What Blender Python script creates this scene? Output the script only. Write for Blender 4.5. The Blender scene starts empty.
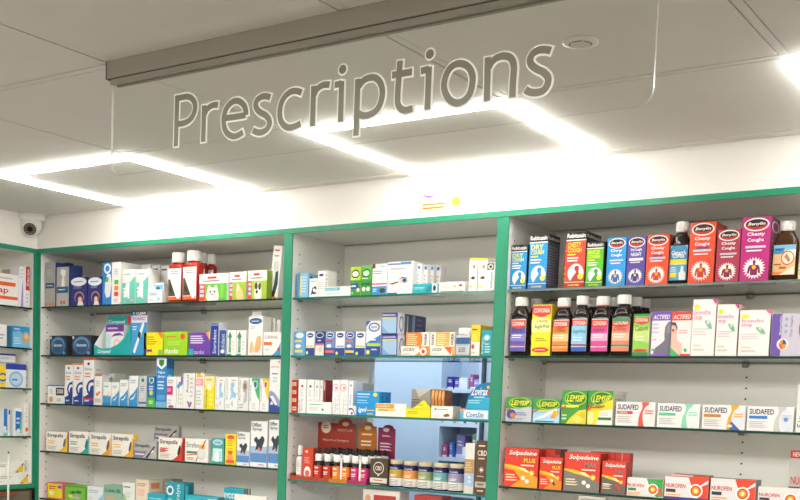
import bpy, bmesh, math, random
from mathutils import Matrix, Vector
random.seed(7)
C = bpy.context.scene.collection
S = bpy.context.scene
PI = math.pi

# ---------------------------------------------------------------- materials
def lin(h):
    if len(h) == 3: h = ''.join(c * 2 for c in h)
    r = []
    for i in (0, 2, 4):
        c = int(h[i:i + 2], 16) / 255
        r.append(c / 12.92 if c <= .04045 else ((c + .055) / 1.055) ** 2.4)
    return (*r, 1)
_mats = {}
def mat(h, rough=.42, metal=0, key='print'):
    k = (h, rough, metal, key)
    if k in _mats: return _mats[k]
    m = bpy.data.materials.new('%s_%s' % (key, h)); m.use_nodes = True
    b = m.node_tree.nodes['Principled BSDF']
    b.inputs['Base Color'].default_value = lin(h)
    b.inputs['Roughness'].default_value = rough; b.inputs['Metallic'].default_value = metal
    b.inputs['Specular IOR Level'].default_value = .35
    _mats[k] = m
    return m
def noisy(name, h, amp=.06, scale=6, rough=.6, bump=0, stretch=(1, 1, 1)):
    m = mat(h, rough, 0, name); nt = m.node_tree
    if nt.nodes.get('Noise Texture'): return m
    b = nt.nodes['Principled BSDF']
    tc = nt.nodes.new('ShaderNodeTexCoord'); mp = nt.nodes.new('ShaderNodeMapping'); mp.inputs['Scale'].default_value = stretch
    n = nt.nodes.new('ShaderNodeTexNoise'); n.inputs['Scale'].default_value = scale; n.inputs['Detail'].default_value = 4
    hs = nt.nodes.new('ShaderNodeMixRGB'); hs.blend_type = 'MIX'
    a = lin(h); hs.inputs[1].default_value = tuple(v * (1 - amp) for v in a[:3]) + (1,)
    hs.inputs[2].default_value = tuple(min(1, v * (1 + amp)) for v in a[:3]) + (1,)
    nt.links.new(tc.outputs['Object'], mp.inputs['Vector']); nt.links.new(mp.outputs['Vector'], n.inputs['Vector'])
    nt.links.new(n.outputs['Fac'], hs.inputs[0]); nt.links.new(hs.outputs[0], b.inputs['Base Color'])
    if bump:
        bp = nt.nodes.new('ShaderNodeBump'); bp.inputs['Strength'].default_value = bump; bp.inputs['Distance'].default_value = .002
        nt.links.new(n.outputs['Fac'], bp.inputs['Height']); nt.links.new(bp.outputs['Normal'], b.inputs['Normal'])
    return m
def emit(name, col, strength):
    m = bpy.data.materials.new(name); m.use_nodes = True; nt = m.node_tree; nt.nodes.clear()
    e = nt.nodes.new('ShaderNodeEmission'); o = nt.nodes.new('ShaderNodeOutputMaterial')
    e.inputs['Color'].default_value = (*col, 1); e.inputs['Strength'].default_value = strength
    nt.links.new(e.outputs[0], o.inputs[0]); return m
def clear(name, tint, rough=.02, f0=.035, f90=.55):
    """thin clear sheet: passes light straight through, reflects more at a glancing angle"""
    m = bpy.data.materials.new(name); m.use_nodes = True; nt = m.node_tree; nt.nodes.clear()
    t = nt.nodes.new('ShaderNodeBsdfTransparent'); g = nt.nodes.new('ShaderNodeBsdfGlossy'); f = nt.nodes.new('ShaderNodeLayerWeight')
    p = nt.nodes.new('ShaderNodeMath'); p.operation = 'POWER'; q = nt.nodes.new('ShaderNodeMath'); q.operation = 'MULTIPLY_ADD'
    x = nt.nodes.new('ShaderNodeMixShader'); o = nt.nodes.new('ShaderNodeOutputMaterial')
    t.inputs[0].default_value = (*tint, 1); g.inputs['Roughness'].default_value = rough
    nt.links.new(f.outputs['Facing'], p.inputs[0]); p.inputs[1].default_value = 4; nt.links.new(p.outputs[0], q.inputs[0]); q.inputs[1].default_value = f90; q.inputs[2].default_value = f0
    nt.links.new(q.outputs[0], x.inputs[0]); nt.links.new(t.outputs[0], x.inputs[1]); nt.links.new(g.outputs[0], x.inputs[2])
    nt.links.new(x.outputs[0], o.inputs[0]); return m

# ---------------------------------------------------------------- mesh building
class MB:
    def __init__(s): s.v = []; s.f = []; s.m = []; s.ms = []; s.sm = []
    def mi(s, m):
        if m not in s.ms: s.ms.append(m)
        return s.ms.index(m)
    def add(s, vs, fs, m, smooth=False):
        o = len(s.v); i = s.mi(m); s.v += [tuple(p) for p in vs]
        for f in fs: s.f.append([o + k for k in f]); s.m.append(i); s.sm.append(smooth)
    def box(s, x0, y0, z0, x1, y1, z1, m, front=None, top=None):
        vs = [(x0, y0, z0), (x1, y0, z0), (x1, y1, z0), (x0, y1, z0), (x0, y0, z1), (x1, y0, z1), (x1, y1, z1), (x0, y1, z1)]
        for f, mm in (((0, 1, 5, 4), front or m), ((1, 2, 6, 5), m), ((2, 3, 7, 6), m), ((3, 0, 4, 7), m), ((4, 5, 6, 7), top or m), ((3, 2, 1, 0), m)):
            o = len(s.v); s.v += [vs[k] for k in f]; s.f.append([o, o + 1, o + 2, o + 3]); s.m.append(s.mi(mm)); s.sm.append(False)
    def chbox(s, x0, y0, z0, x1, y1, z1, m, front=None, b=.0008):
        X, Y, Z = (x0, x1), (y0, y1), (z0, z1); vs = []; ix = {}
        for i in (0, 1):
            for j in (0, 1):
                for k in (0, 1):
                    sx, sy, sz = (b if i == 0 else -b), (b if j == 0 else -b), (b if k == 0 else -b)
                    for a in range(3):
                        p = [X[i] + sx, Y[j] + sy, Z[k] + sz]; p[a] = (X[i], Y[j], Z[k])[a]
                        ix[i, j, k, a] = len(vs); vs.append(p)
        q = lambda *t: [ix[e] for e in t]
        F = [q((0,0,0,1),(1,0,0,1),(1,0,1,1),(0,0,1,1))]
        R = [q((1,0,0,0),(1,1,0,0),(1,1,1,0),(1,0,1,0)), q((0,1,0,0),(0,0,0,0),(0,0,1,0),(0,1,1,0)), q((1,1,0,1),(0,1,0,1),(0,1,1,1),(1,1,1,1)),
             q((0,0,1,2),(1,0,1,2),(1,1,1,2),(0,1,1,2)), q((0,1,0,2),(1,1,0,2),(1,0,0,2),(0,0,0,2))]
        for i in (0, 1):
            for j in (0, 1):
                R.append(q((i,j,0,0),(i,j,1,0),(i,j,1,1),(i,j,0,1))); R.append(q((i,0,j,0),(i,1,j,0),(i,1,j,2),(i,0,j,2))); R.append(q((0,i,j,1),(1,i,j,1),(1,i,j,2),(0,i,j,2)))
                for k in (0, 1): R.append(q((i,j,k,0),(i,j,k,1),(i,j,k,2)))
        s.add(vs, R, m); s.add(vs, F, front or m)
    def loft(s, rings, m, cap0=True, cap1=True, smooth=True):
        n = len(rings[0]); vs = [p for r in rings for p in r]; fs = []
        for a in range(len(rings) - 1):
            for k in range(n):
                fs.append([a * n + k, a * n + (k + 1) % n, (a + 1) * n + (k + 1) % n, (a + 1) * n + k])
        s.add(vs, fs, m, smooth)
        if cap0: s.add(rings[0], [list(range(n))[::-1]], m)
        if cap1: s.add(rings[-1], [list(range(n))], m)
    def lathe(s, prof, m, n=24, cx=0, cy=0, axis='z', **k):
        rings = []
        for r, z in prof: rings.append([(cx + r * math.cos(2 * PI * i / n), cy + r * math.sin(2 * PI * i / n), z) for i in range(n)])
        s.loft(rings, m, **k)
    def build(s, name, parent=None, loc=(0, 0, 0), rz=0, rx=0, ry=0):
        me = bpy.data.meshes.new(name); me.from_pydata(s.v, [], s.f)
        for m in s.ms: me.materials.append(m)
        me.polygons.foreach_set('material_index', s.m); me.polygons.foreach_set('use_smooth', s.sm); me.update()
        o = bpy.data.objects.new(name, me); C.objects.link(o); o.parent = parent; o.location = loc; o.rotation_euler = (rx, ry, rz)
        return o
def tag(o, label=None, cat=None, group=None, kind=None):
    if label: o['label'] = label
    if cat: o['category'] = cat
    if group: o['group'] = group
    if kind: o['kind'] = kind
    return o
def thing(name, label, cat, loc=(0, 0, 0), rz=0, group=None):
    o = bpy.data.objects.new(name, None); C.objects.link(o); o.location = loc; o.rotation_euler = (0, 0, rz); o.empty_display_size = .05
    return tag(o, label, cat, group)

# ---------------------------------------------------------------- print: letters, bars and shapes laid on a face
_txt = {}
def glyphs(t, o=''):
    k = (t, o)
    if k in _txt: return _txt[k]
    cu = bpy.data.curves.new('t', 'FONT'); cu.body = t; cu.resolution_u = 2
    if 'b' in o: cu.offset = .018
    if 'i' in o: cu.shear = .25
    ob = bpy.data.objects.new('t', cu); C.objects.link(ob)
    dg = bpy.context.evaluated_depsgraph_get(); me = bpy.data.meshes.new_from_object(ob.evaluated_get(dg))
    vs = [tuple(v.co) for v in me.vertices]; fs = [list(p.vertices) for p in me.polygons]
    C.objects.unlink(ob); bpy.data.objects.remove(ob); bpy.data.curves.remove(cu); bpy.data.meshes.remove(me)
    x0 = min(v[0] for v in vs); x1 = max(v[0] for v in vs); y0 = min(v[1] for v in vs); y1 = max(v[1] for v in vs)
    vs = [((v[0] - x0) / (x1 - x0), (v[1] - y0) / max(1e-6, y1 - y0)) for v in vs]
    _txt[k] = (vs, fs); return _txt[k]
def clip01(pts):
    for ax, lim, sg in ((0, 0, 1), (0, 1, -1), (1, 0, 1), (1, 1, -1)):
        out = []
        for i in range(len(pts)):
            a, b = pts[i - 1], pts[i]; da, db = sg * (a[ax] - lim), sg * (b[ax] - lim)
            if (da >= 0) != (db >= 0):
                t = da / (da - db); out.append((a[0] + t * (b[0] - a[0]), a[1] + t * (b[1] - a[1])))
            if db >= 0: out.append(b)
        pts = out
        if not pts: break
    return pts
def T(t, u0, v0, u1, v1, c, o=''): return ('t', t, u0, v0, u1, v1, c, o)
def Q(u0, v0, u1, v1, c): return ('g', [(u0, v0), (u1, v0), (u1, v1), (u0, v1)], c)
def G(c, *p): return ('g', [(p[i], p[i + 1]) for i in range(0, len(p), 2)], c)
def H(c, *p):
    """a rounded shape through the points"""
    q = [(p[i], p[i + 1]) for i in range(0, len(p), 2)]; m = len(q); out = []
    for i in range(m):
        a, b, d, e = q[i - 1], q[i], q[(i + 1) % m], q[(i + 2) % m]
        for k in range(4):
            t = k / 4; out.append(tuple(.5 * (2 * b[j] + (d[j] - a[j]) * t + (2 * a[j] - 5 * b[j] + 4 * d[j] - e[j]) * t * t + (3 * b[j] - a[j] - 3 * d[j] + e[j]) * t ** 3) for j in (0, 1)))
    return ('g', out, c)
def E(cx, cy, rx, ry, c, n=20): return ('g', [(cx + rx * math.cos(2 * PI * i / n), cy + ry * math.sin(2 * PI * i / n)) for i in range(n)], c)
def O(cx, cy, r, c): return ('o', cx, cy, r, c)
def X(cx, cy, r0, r1, n, c): return ('x', cx, cy, r0, r1, n, c)
def L(u0, v0, u1, v1, n, c): return ('l', u0, v0, u1, v1, n, c)
def decals(mb, art, w, h, fn, gap=.00018, sub=1):
    """lays the shapes of ART on a face w by h metres; fn(u, v, off) gives the point"""
    k = 0
    for a in art:
        k += 1; off = gap * k
        def put(pts, c):
            pts = clip01(pts)
            if len(pts) > 2:
                if sub > 1:
                    us = [p[0] for p in pts]; lo, hi = min(us), max(us)
                    if len(pts) == 4 and hi - lo > .1:
                        v0, v1 = min(p[1] for p in pts), max(p[1] for p in pts)
                        for i in range(sub):
                            a0, a1 = lo + (hi - lo) * i / sub, lo + (hi - lo) * (i + 1) / sub
                            mb.add([fn(a0, v0, off), fn(a1, v0, off), fn(a1, v1, off), fn(a0, v1, off)], [[0, 1, 2, 3]], mat(c))
                        return
                mb.add([fn(p[0], p[1], off) for p in pts], [list(range(len(pts)))], mat(c))
        if a[0] == 'g': put(a[1], a[2])
        elif a[0] == 'o':
            _, cx, cy, r, c = a; put([(cx + r * math.cos(2 * PI * i / 20), cy + r * w / h * math.sin(2 * PI * i / 20)) for i in range(20)], c)
        elif a[0] == 'x':
            _, cx, cy, r0, r1, n, c = a
            put([(cx + (r1 if i % 2 else r0) * math.cos(PI * i / n), cy + (r1 if i % 2 else r0) * w / h * math.sin(PI * i / n)) for i in range(2 * n)], c)
        elif a[0] == 'l':
            _, u0, v0, u1, v1, n, c = a; rr = random.Random(n + int(u0 * 90))
            for i in range(n):
                t0 = v0 + (v1 - v0) * (i + .25) / n; t1 = v0 + (v1 - v0) * (i + .72) / n
                put([(u0, t0), (u0 + (u1 - u0) * rr.uniform(.6, 1), t0), (u0 + (u1 - u0) * rr.uniform(.6, 1), t1), (u0, t1)], c)
        elif a[0] == 't':
            _, t, u0, v0, u1, v1, c, o = a; vs, fs = glyphs(t, o.replace('v', ''))
            if 'v' in o: q = [(u0 + (1 - y) * (u1 - u0), v0 + x * (v1 - v0)) for x, y in vs]
            else: q = [(u0 + x * (u1 - u0), v0 + y * (v1 - v0)) for x, y in vs]
            mb.add([fn(x, y, off) for x, y in q], fs, mat(c))

def jar_shape(mb, prof, m, n=20): mb.lathe(prof, m, n)
def B(x, y, z, w, h, rz, d, name, label, col, art=(), side=None, sart=(), tilt=0, g=None, cat='box'):
    """one folding carton: front at local y = 0, printed front (and printed right-hand side)"""
    mb = MB(); w = max(.004, w - .0012); s = mat(side or col)
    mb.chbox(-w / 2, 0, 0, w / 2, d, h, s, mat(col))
    # tuck-flap seam on the top and the glued edge on the side
    mb.box(-w / 2 + .002, d * .93, h - .0002, w / 2 - .002, d * .95, h + .0002, mat('cfcac2'))
    decals(mb, art, w, h, lambda u, v, o: (-w / 2 + u * w, -o, v * h))
    decals(mb, sart, d, h, lambda u, v, o: (w / 2 + o, u * d, v * h))
    o = mb.build(name, None, (x, y, z), rz, 0, tilt)
    return tag(o, label, cat, g)
def sup(w, d, z, n=28, e=4.5):
    r = []
    for i in range(n):
        a = 2 * PI * i / n; c, s_ = math.cos(a), math.sin(a)
        r.append((w / 2 * math.copysign(abs(c) ** (2 / e), c), d / 2 * math.copysign(abs(s_) ** (2 / e), s_), z))
    return r
def V(x, y, z, w, h, rz, label, col, lab, art, cap='f2f0ec', lz=(.08, .63), sh=.66, nk=.52, cw=.66, ch=.16, dr=.62, g=None, lw=.9, name='syrup_bottle', rib=None):
    """a flat-fronted medicine bottle: glass body, screw cap, printed label"""
    t = thing(name, label, 'bottle', (x, y, z), rz, g); d = w * dr; bm = mat(col, .12, 0, 'glass')
    mb = MB(); tp = 1 - ch - .012; P = [(.9, 0), (1, .012), (1, sh)] + [(1 - (1 - nk) * q, sh + (tp - sh) * f) for f, q in ((.2, .06), (.42, .24), (.64, .52), (.84, .82), (1, 1))] + [(nk, 1 - ch + .01)]
    rings = []
    for k, q in P:
        e = 4.5 if k > .9 else (3 if k > .6 else 2); ww = w * k; dd = d * k if k > .6 else min(d * .95, w * k)
        rings.append([(px, py + d / 2, pz) for px, py, pz in sup(ww, dd, q * h, e=e)])
    mb.loft(rings, bm); mb.build('bottle_body', t)
    mb = MB(); r = w * cw / 2
    mb.lathe([(r * .96, h * (1 - ch)), (r, h * (1 - ch) + .001), (r, h - .002), (r * .94, h)], mat(cap, .4), 24, 0, d / 2)
    for i in range(24):
        a = 2 * PI * i / 24; cx, cy = r * math.cos(a), d / 2 + r * math.sin(a)
        mb.box(cx - .0005, cy - .0005, h * (1 - ch) + .002, cx + .0005, cy + .0005, h - .004, mat(cap, .4))
    if rib: mb.lathe([(r * .98, h * (1 - ch) - .003), (r * .98, h * (1 - ch))], mat(rib), 20, 0, d / 2)
    mb.build('screw_cap', t)
    mb = MB(); W = w * lw; H = h * (lz[1] - lz[0])
    mb.box(-W / 2, -.0006, h * lz[0], W / 2, .002, h * lz[1], mat(lab))
    decals(mb, art, W, H, lambda u, v, o: (-W / 2 + u * W, -.0006 - o, h * lz[0] + v * H))
    mb.build('paper_label', t)
    return t
def cyl(mb, art, r, z0, z1, span=2.6):
    H = z1 - z0; W = r * span
    def fn(u, v, o):
        a = -PI / 2 + (u - .5) * span; q = r + o
        return (q * math.cos(a), q * math.sin(a), z0 + v * H)
    decals(mb, art, W, H, fn, sub=10)
def DR(x, y, z, w, h, rz, label, col, white='f1efea', g=None):
    """dropper bottle: dark glass, white collar, black rubber bulb, coloured label"""
    t = thing('dropper_bottle', label, 'bottle', (x, y + w / 2, z), rz, g); r = w / 2
    mb = MB(); mb.lathe([(r * .94, 0), (r, .001), (r, h * .5), (r * .85, h * .57), (r * .5, h * .6), (r * .5, h * .64)], mat('16130f', .12, 0, 'glass'), 18); mb.build('bottle_body', t)
    mb = MB(); mb.lathe([(r * 1.015, h * .04), (r * 1.015, h * .47)], mat(col), 18, cap0=False, cap1=False)
    cyl(mb, [Q(.32, .78, .68, .88, 'f3e9dc'), L(.3, .35, .74, .62, 2, 'f3e9dc')], r * 1.02, h * .04, h * .47); mb.build('paper_label', t)
    mb = MB(); mb.lathe([(r * .76, h * .6), (r * .8, h * .61), (r * .76, h * .8), (r * .5, h * .82)], mat(white, .4), 18); mb.build('collar', t)
    mb = MB(); mb.lathe([(r * .45, h * .82), (r * .4, h * .93), (r * .3, h * .985), (r * .1, h)], mat('1d1d1b', .5), 14); mb.build('rubber_bulb', t)
    return t
def JAR(x, y, z, w, h, rz, label, c1, g=None, lid='cdbf9c'):
    t = thing('supplement_jar', label, 'jar', (x, y + w / 2, z), rz, g); r = w / 2
    mb = MB(); mb.lathe([(r * .93, 0), (r, .002), (r, h * .78), (r * .9, h * .83), (r * .72, h * .85), (r * .72, h * .87)], mat('1c1f52', .18, 0, 'glass'), 24); mb.build('jar_body', t)
    mb = MB(); mb.lathe([(r * .86, h * .85), (r * .88, h * .86), (r * .88, h * .985), (r * .82, h)], mat(lid, .35), 28); mb.build('lid', t)
    mb = MB(); q = r * 1.012
    mb.lathe([(q, h * .06), (q, h * .34)], mat('eeebe4'), 24, cap0=False, cap1=False); mb.lathe([(q, h * .34), (q, h * .66)], mat(c1), 24, cap0=False, cap1=False)
    cyl(mb, [L(.24, .03, .8, .4, 4, '8d8c8a'), L(.3, .55, .72, .72, 2, 'f5f1e6')], q * 1.004, h * .06, h * .66)
    cyl(mb, [T('Natures', .26, .2, .74, .8, 'e9e6f2', 'i')], r * 1.004, h * .66, h * .78); mb.build('paper_label', t)
    return t

# ---------------------------------------------------------------- recurring print layouts
def lozenge(c1, c2, word='Strepsils', base=None, tc='2b2b30'):
    return [H(c1, .5, -.1, 1.0, -.1, 1.02, .4, .98, .85, .92, .5, .8, .2), H('fff', .62, .03, .74, .2, .86, .6, .84, .3), H(c2, .8, .3, .86, .6, .93, .68, .92, .42, .86, .24), T(word, .06, .66, .8, .9, tc, 'b'),
            L(.08, .36, .5, .56, 2, c1), L(.08, .08, .56, .28, 3, 'b9b3a6')]
def decong(c, bar, face='e3e6ec'):
    return [H(c, .6, -.15, .76, -.15, .7, .3, .8, .8, .86, 1.15, .64, 1.15, .68, .8, .6, .4), E(.85, .45, .16, .44, face), L(.74, .5, .96, .7, 2, c), T('SUDAFED', .05, .68, .58, .9, '1f2a55', 'b'),
            Q(.04, .5, .44, .62, bar), L(.05, .12, .5, .42, 4, 'c3bfb8')]
def pain(c, mid='3a3a3a', word='NUROFEN'):
    return [G(c, .54, 1, .99, 1, .99, .06, .82, .02, .68, .3), G('fff', .98, .75, .7, .5, .98, .9), T(word, .03, .5, .48, .68, 'd22f2a', 'b'), Q(.04, .3, .26, .44, mid), L(.04, .05, .4, .24, 2, 'e9a23b'),
            O(.72, .42, .155, 'fbfbf6'), O(.72, .42, .12, 'e8432a'), O(.72, .42, .085, 'f7a21d'), O(.72, .42, .045, 'fff3a0')]
def soluble(kind, kc, low):
    return [H('f3c21f', -.1, .57, .3, .55, .66, .46, .76, .37, .3, .46, -.1, .5), H(low, -.1, .49, .3, .46, .68, .37, .9, .3, 1.15, .2, 1.15, -.15, .5, -.15, -.15, -.1), G('e5402a', 0, .46, .3, .42, .5, .2, .2, 0, 0, 0) if kc == 'e6e23a' else G(low, 0, 0, .1, 0, .1, .1, 0, .1),
            X(.82, .38, .1, .04, 8, 'fbe66b'), G('fff2a8', .42, .5, .6, .5, .78, .36, .6, .42), T('Solpadeine', .12, .78, .94, .93, '2b2b2b', 'bi'), T('Solpadeine', .13, .79, .95, .94, 'fbf6ea', 'bi'), T(kind, .58, .64, .92, .75, kc, 'b'), Q(.5, .55, .88, .585, 'f6e9d0'), L(.06, .14, .46, .34, 3, 'f2d9b0'),
            E(.58, .24, .06, .055, 'f4f1ea'), E(.7, .16, .06, .055, 'f4f1ea')]
def lemon(lo, kind, band='f2e93a'):
    a = [G('cfe04a', 0, .5, 0, 1, 1, 1, 1, .62), H('3f9a3c', -.1, 1.1, -.1, .6, .2, .5, .7, .55, 1.1, .7, 1.1, 1.1), E(.55, .76, .44, .22, 'a8cf3a'), E(.55, .76, .4, .19, '2c8038'), T('LEMSIP', .2, .66, .9, .86, 'f4ef3c', 'bi')]
    return a + lo + [L(.08, .46, .7, .55, 1, band), G('e0452f', 0, .46, .2, .56, .2, .5, 0, .4)]
def bronch(c):
    return [E(.18, .86, .12, .05, 'ece63a'), T('broncho', .08, .73, .78, .81, 'd23f8f'), T('stop', .08, .62, .42, .71, 'd23f8f'), H('7fbf9a', .54, .62, .76, .6, .86, .48, .7, .5), H('cfe3c4', .62, .6, .74, .63, .7, .55),
            L(.08, .36, .8, .5, 3, 'ddd5cf'), L(.1, .16, .5, .22, 1, 'd6e09a'), L(.1, .08, .7, .15, 1, 'd8d1cb'), G(c, .82, 1, 1, 1, 1, .93, .95, .91)]
def cough(w1, w2, col, hot='f5b82e', dark=None):
    d = dark or '3a4aa0'
    return [E(.5, .88, .44, .105, 'f5efe9'), E(.5, .88, .39, .085, 'c8332d'), E(.5, .9, .37, .06, '2a1d20'), T('Benylin', .2, .855, .8, .915, 'f7f2ea', 'bi'), T(w1, .2, .69, .8, .76, 'fff', 'b'), T(w2, .22, .6, .78, .67, 'fff', 'b'),
            Q(.16, .515, .86, .55, 'c9d4dc'), L(.2, .45, .8, .5, 1, 'f2e6e6'), X(.5, .2, .4, .3, 22, 'f8e9e6'), O(.5, .2, .28, 'fbf6f2'),
            E(.5, .3, .055, .026, d), Q(.46, .25, .54, .29, d), G(d, .27, .12, .3, .215, .35, .25, .65, .25, .7, .215, .73, .12, .66, .12, .63, .19, .62, .09, .38, .09, .37, .19, .34, .12), O(.5, .215, .07, hot)]
def robit(w1, c, body):
    return [Q(0, .86, 1, 1, '1b1a1c'), T('Robitussin', .05, .89, .95, .97, 'f6f2ea', 'b'), Q(0, .84, 1, .86, 'f0ece4'), T(w1, .1, .72, .76, .81, 'f4e341', 'b'), T('COUGH', .1, .63, .8, .71, 'f4e341', 'b'), Q(.1, .58, .5, .605, 'f4e341'),
            L(.1, .46, .74, .56, 2, 'f6f2ea'), E(.55, .26, .4, .17, 'e7eef2'), E(.6, .345, .12, .05, body), Q(.56, .25, .7, .32, body), H(body, .3, .08, .42, .2, .6, .27, .82, .24, .96, .17, 1.1, .06, .7, .07), O(.8, .2, .14, 'f3e23a'), Q(0, 0, 1, .095, c), Q(0, .095, 1, .105, 'f2ede4'), T('SUGAR FREE', .2, .03, .76, .065, 'f4e341', 'b')]
def covonia(c1, c2, w='Chesty', band='3fae5a'):
    return [Q(0, 0, 1, .78, c1), Q(0, .32, 1, .56, c2), G('d8473c', 0, .98, 1, .98, 1, .78, .5, .7, 0, .78), T('COVONIA', .08, .8, .92, .93, 'f7efe6', 'b'), T(w, .1, .6, .84, .72, '3a2f3a', 'i'), L(.1, .4, .86, .54, 2, 'f7efe6'), Q(.04, .16, .96, .2, 'd8473c'), Q(.04, 0, .8, .13, c1), Q(0, .13, 1, .15, 'f4f0ea')]
def eyes(c, c2, c3):
    return [Q(0, 0, 1, .32, c), E(.5, .84, .42, .13, 'f2f4f8'), E(.5, .84, .36, .1, '25356e'), L(.24, .8, .8, .88, 1, 'f2f4f8'), Q(.12, .56, .8, .64, c2), E(.42, .4, .26, .07, 'f5f5f5'), Q(.02, .12, .96, .22, c3)]
def wave(top, c='24408f'):
    return [Q(0, .96, 1, 1, top), H(c, -.15, -.1, 1.15, -.1, 1.15, .52, .85, .54, .5, .5, .28, .38, .36, .28, .2, .18, -.15, .16), H('f3f1ee', .48, .36, .6, .46, .9, .48, 1.1, .42, .9, .42, .68, .38, .6, .28), H('f3f1ee', .0, .24, .3, .2, .5, .24, .3, .26), T('Sterimar', .14, .74, .86, .8, '3d4f96'), L(.16, .58, .84, .7, 2, 'e9804a'), E(.5, .88, .12, .03, '24408f'), L(.14, .05, .7, .12, 1, 'c9d4ec')]
def diag(c, d='2f8fcf'):
    return [H(c, -.15, -.1, 1.15, -.1, 1.15, .66, .75, .54, .45, .42, .2, .36, -.15, .16), H('f4f4f4', .12, .24, .4, .28, .8, .44, .5, .24), L(.14, .74, .86, .88, 2, '9fb4cc'), Q(0, 0, 1, .12, d)]

# ---------------------------------------------------------------- measures (metres)
SHZ = {'MT': 1.3903, 'LA': 2.022, 'LB': 1.822, 'LC': 1.622, 'LD': 1.422, 'LE': 1.222, 'MA': 2.022, 'MB': 1.822, 'MC': 1.622, 'MD': 1.3885, 'ME': 1.185, 'RA': 2.022, 'RB': 1.822, 'RC': 1.622, 'RD': 1.422, 'RE': 1.222, 'SA': 2.0156, 'SB': 1.848, 'SC': 1.6813, 'SD': 1.4815, 'SE': 1.2808}
TRX = [(1.3408, 1.5096500000000002), (1.5100500000000001, 1.58795), (1.58835, 1.6676)]
HDR = [[(1.5035, 1.3901000000000001), (1.5035, 1.5101), (1.5024, 1.5892), (1.4898, 1.5894), (1.4869, 1.5983), (1.4778, 1.606), (1.4602, 1.6093), (1.4427, 1.6068), (1.4319, 1.6004), (1.4279, 1.5895), (1.337, 1.5903), (1.337, 1.3901000000000001)], [(1.5965, 1.3901000000000001), (1.5965, 1.5003), (1.5929, 1.5837), (1.5794, 1.5841), (1.573, 1.5943), (1.5558, 1.5986), (1.5389, 1.5944), (1.5328, 1.5845), (1.516, 1.5853), (1.516, 1.3901000000000001)], [(1.6725, 1.3901000000000001), (1.6725, 1.483), (1.6716, 1.5773), (1.6658, 1.5781), (1.6596, 1.5876), (1.6445, 1.5919), (1.6263, 1.5889), (1.6199, 1.5806), (1.6006, 1.581), (1.6006, 1.3901000000000001)]]
DRX = [1.4503, 1.4897, 1.53, 1.5689, 1.6074, 1.6466]
DIV = [1.5597, 1.6379]
JX = [(1.7659, 0.0523, 0.0902), (1.8225, 0.053, 0.0891), (1.8786, 0.0529, 0.0888), (1.9366, 0.0542, 0.0893), (1.9937, 0.0539, 0.09)]
ROOMLED, ROOM_E, DISP_E, EXPO, LSX, LSZ = (10.0, 100.0, 7.5, 0.76, 1.0, 0.98)
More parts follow.
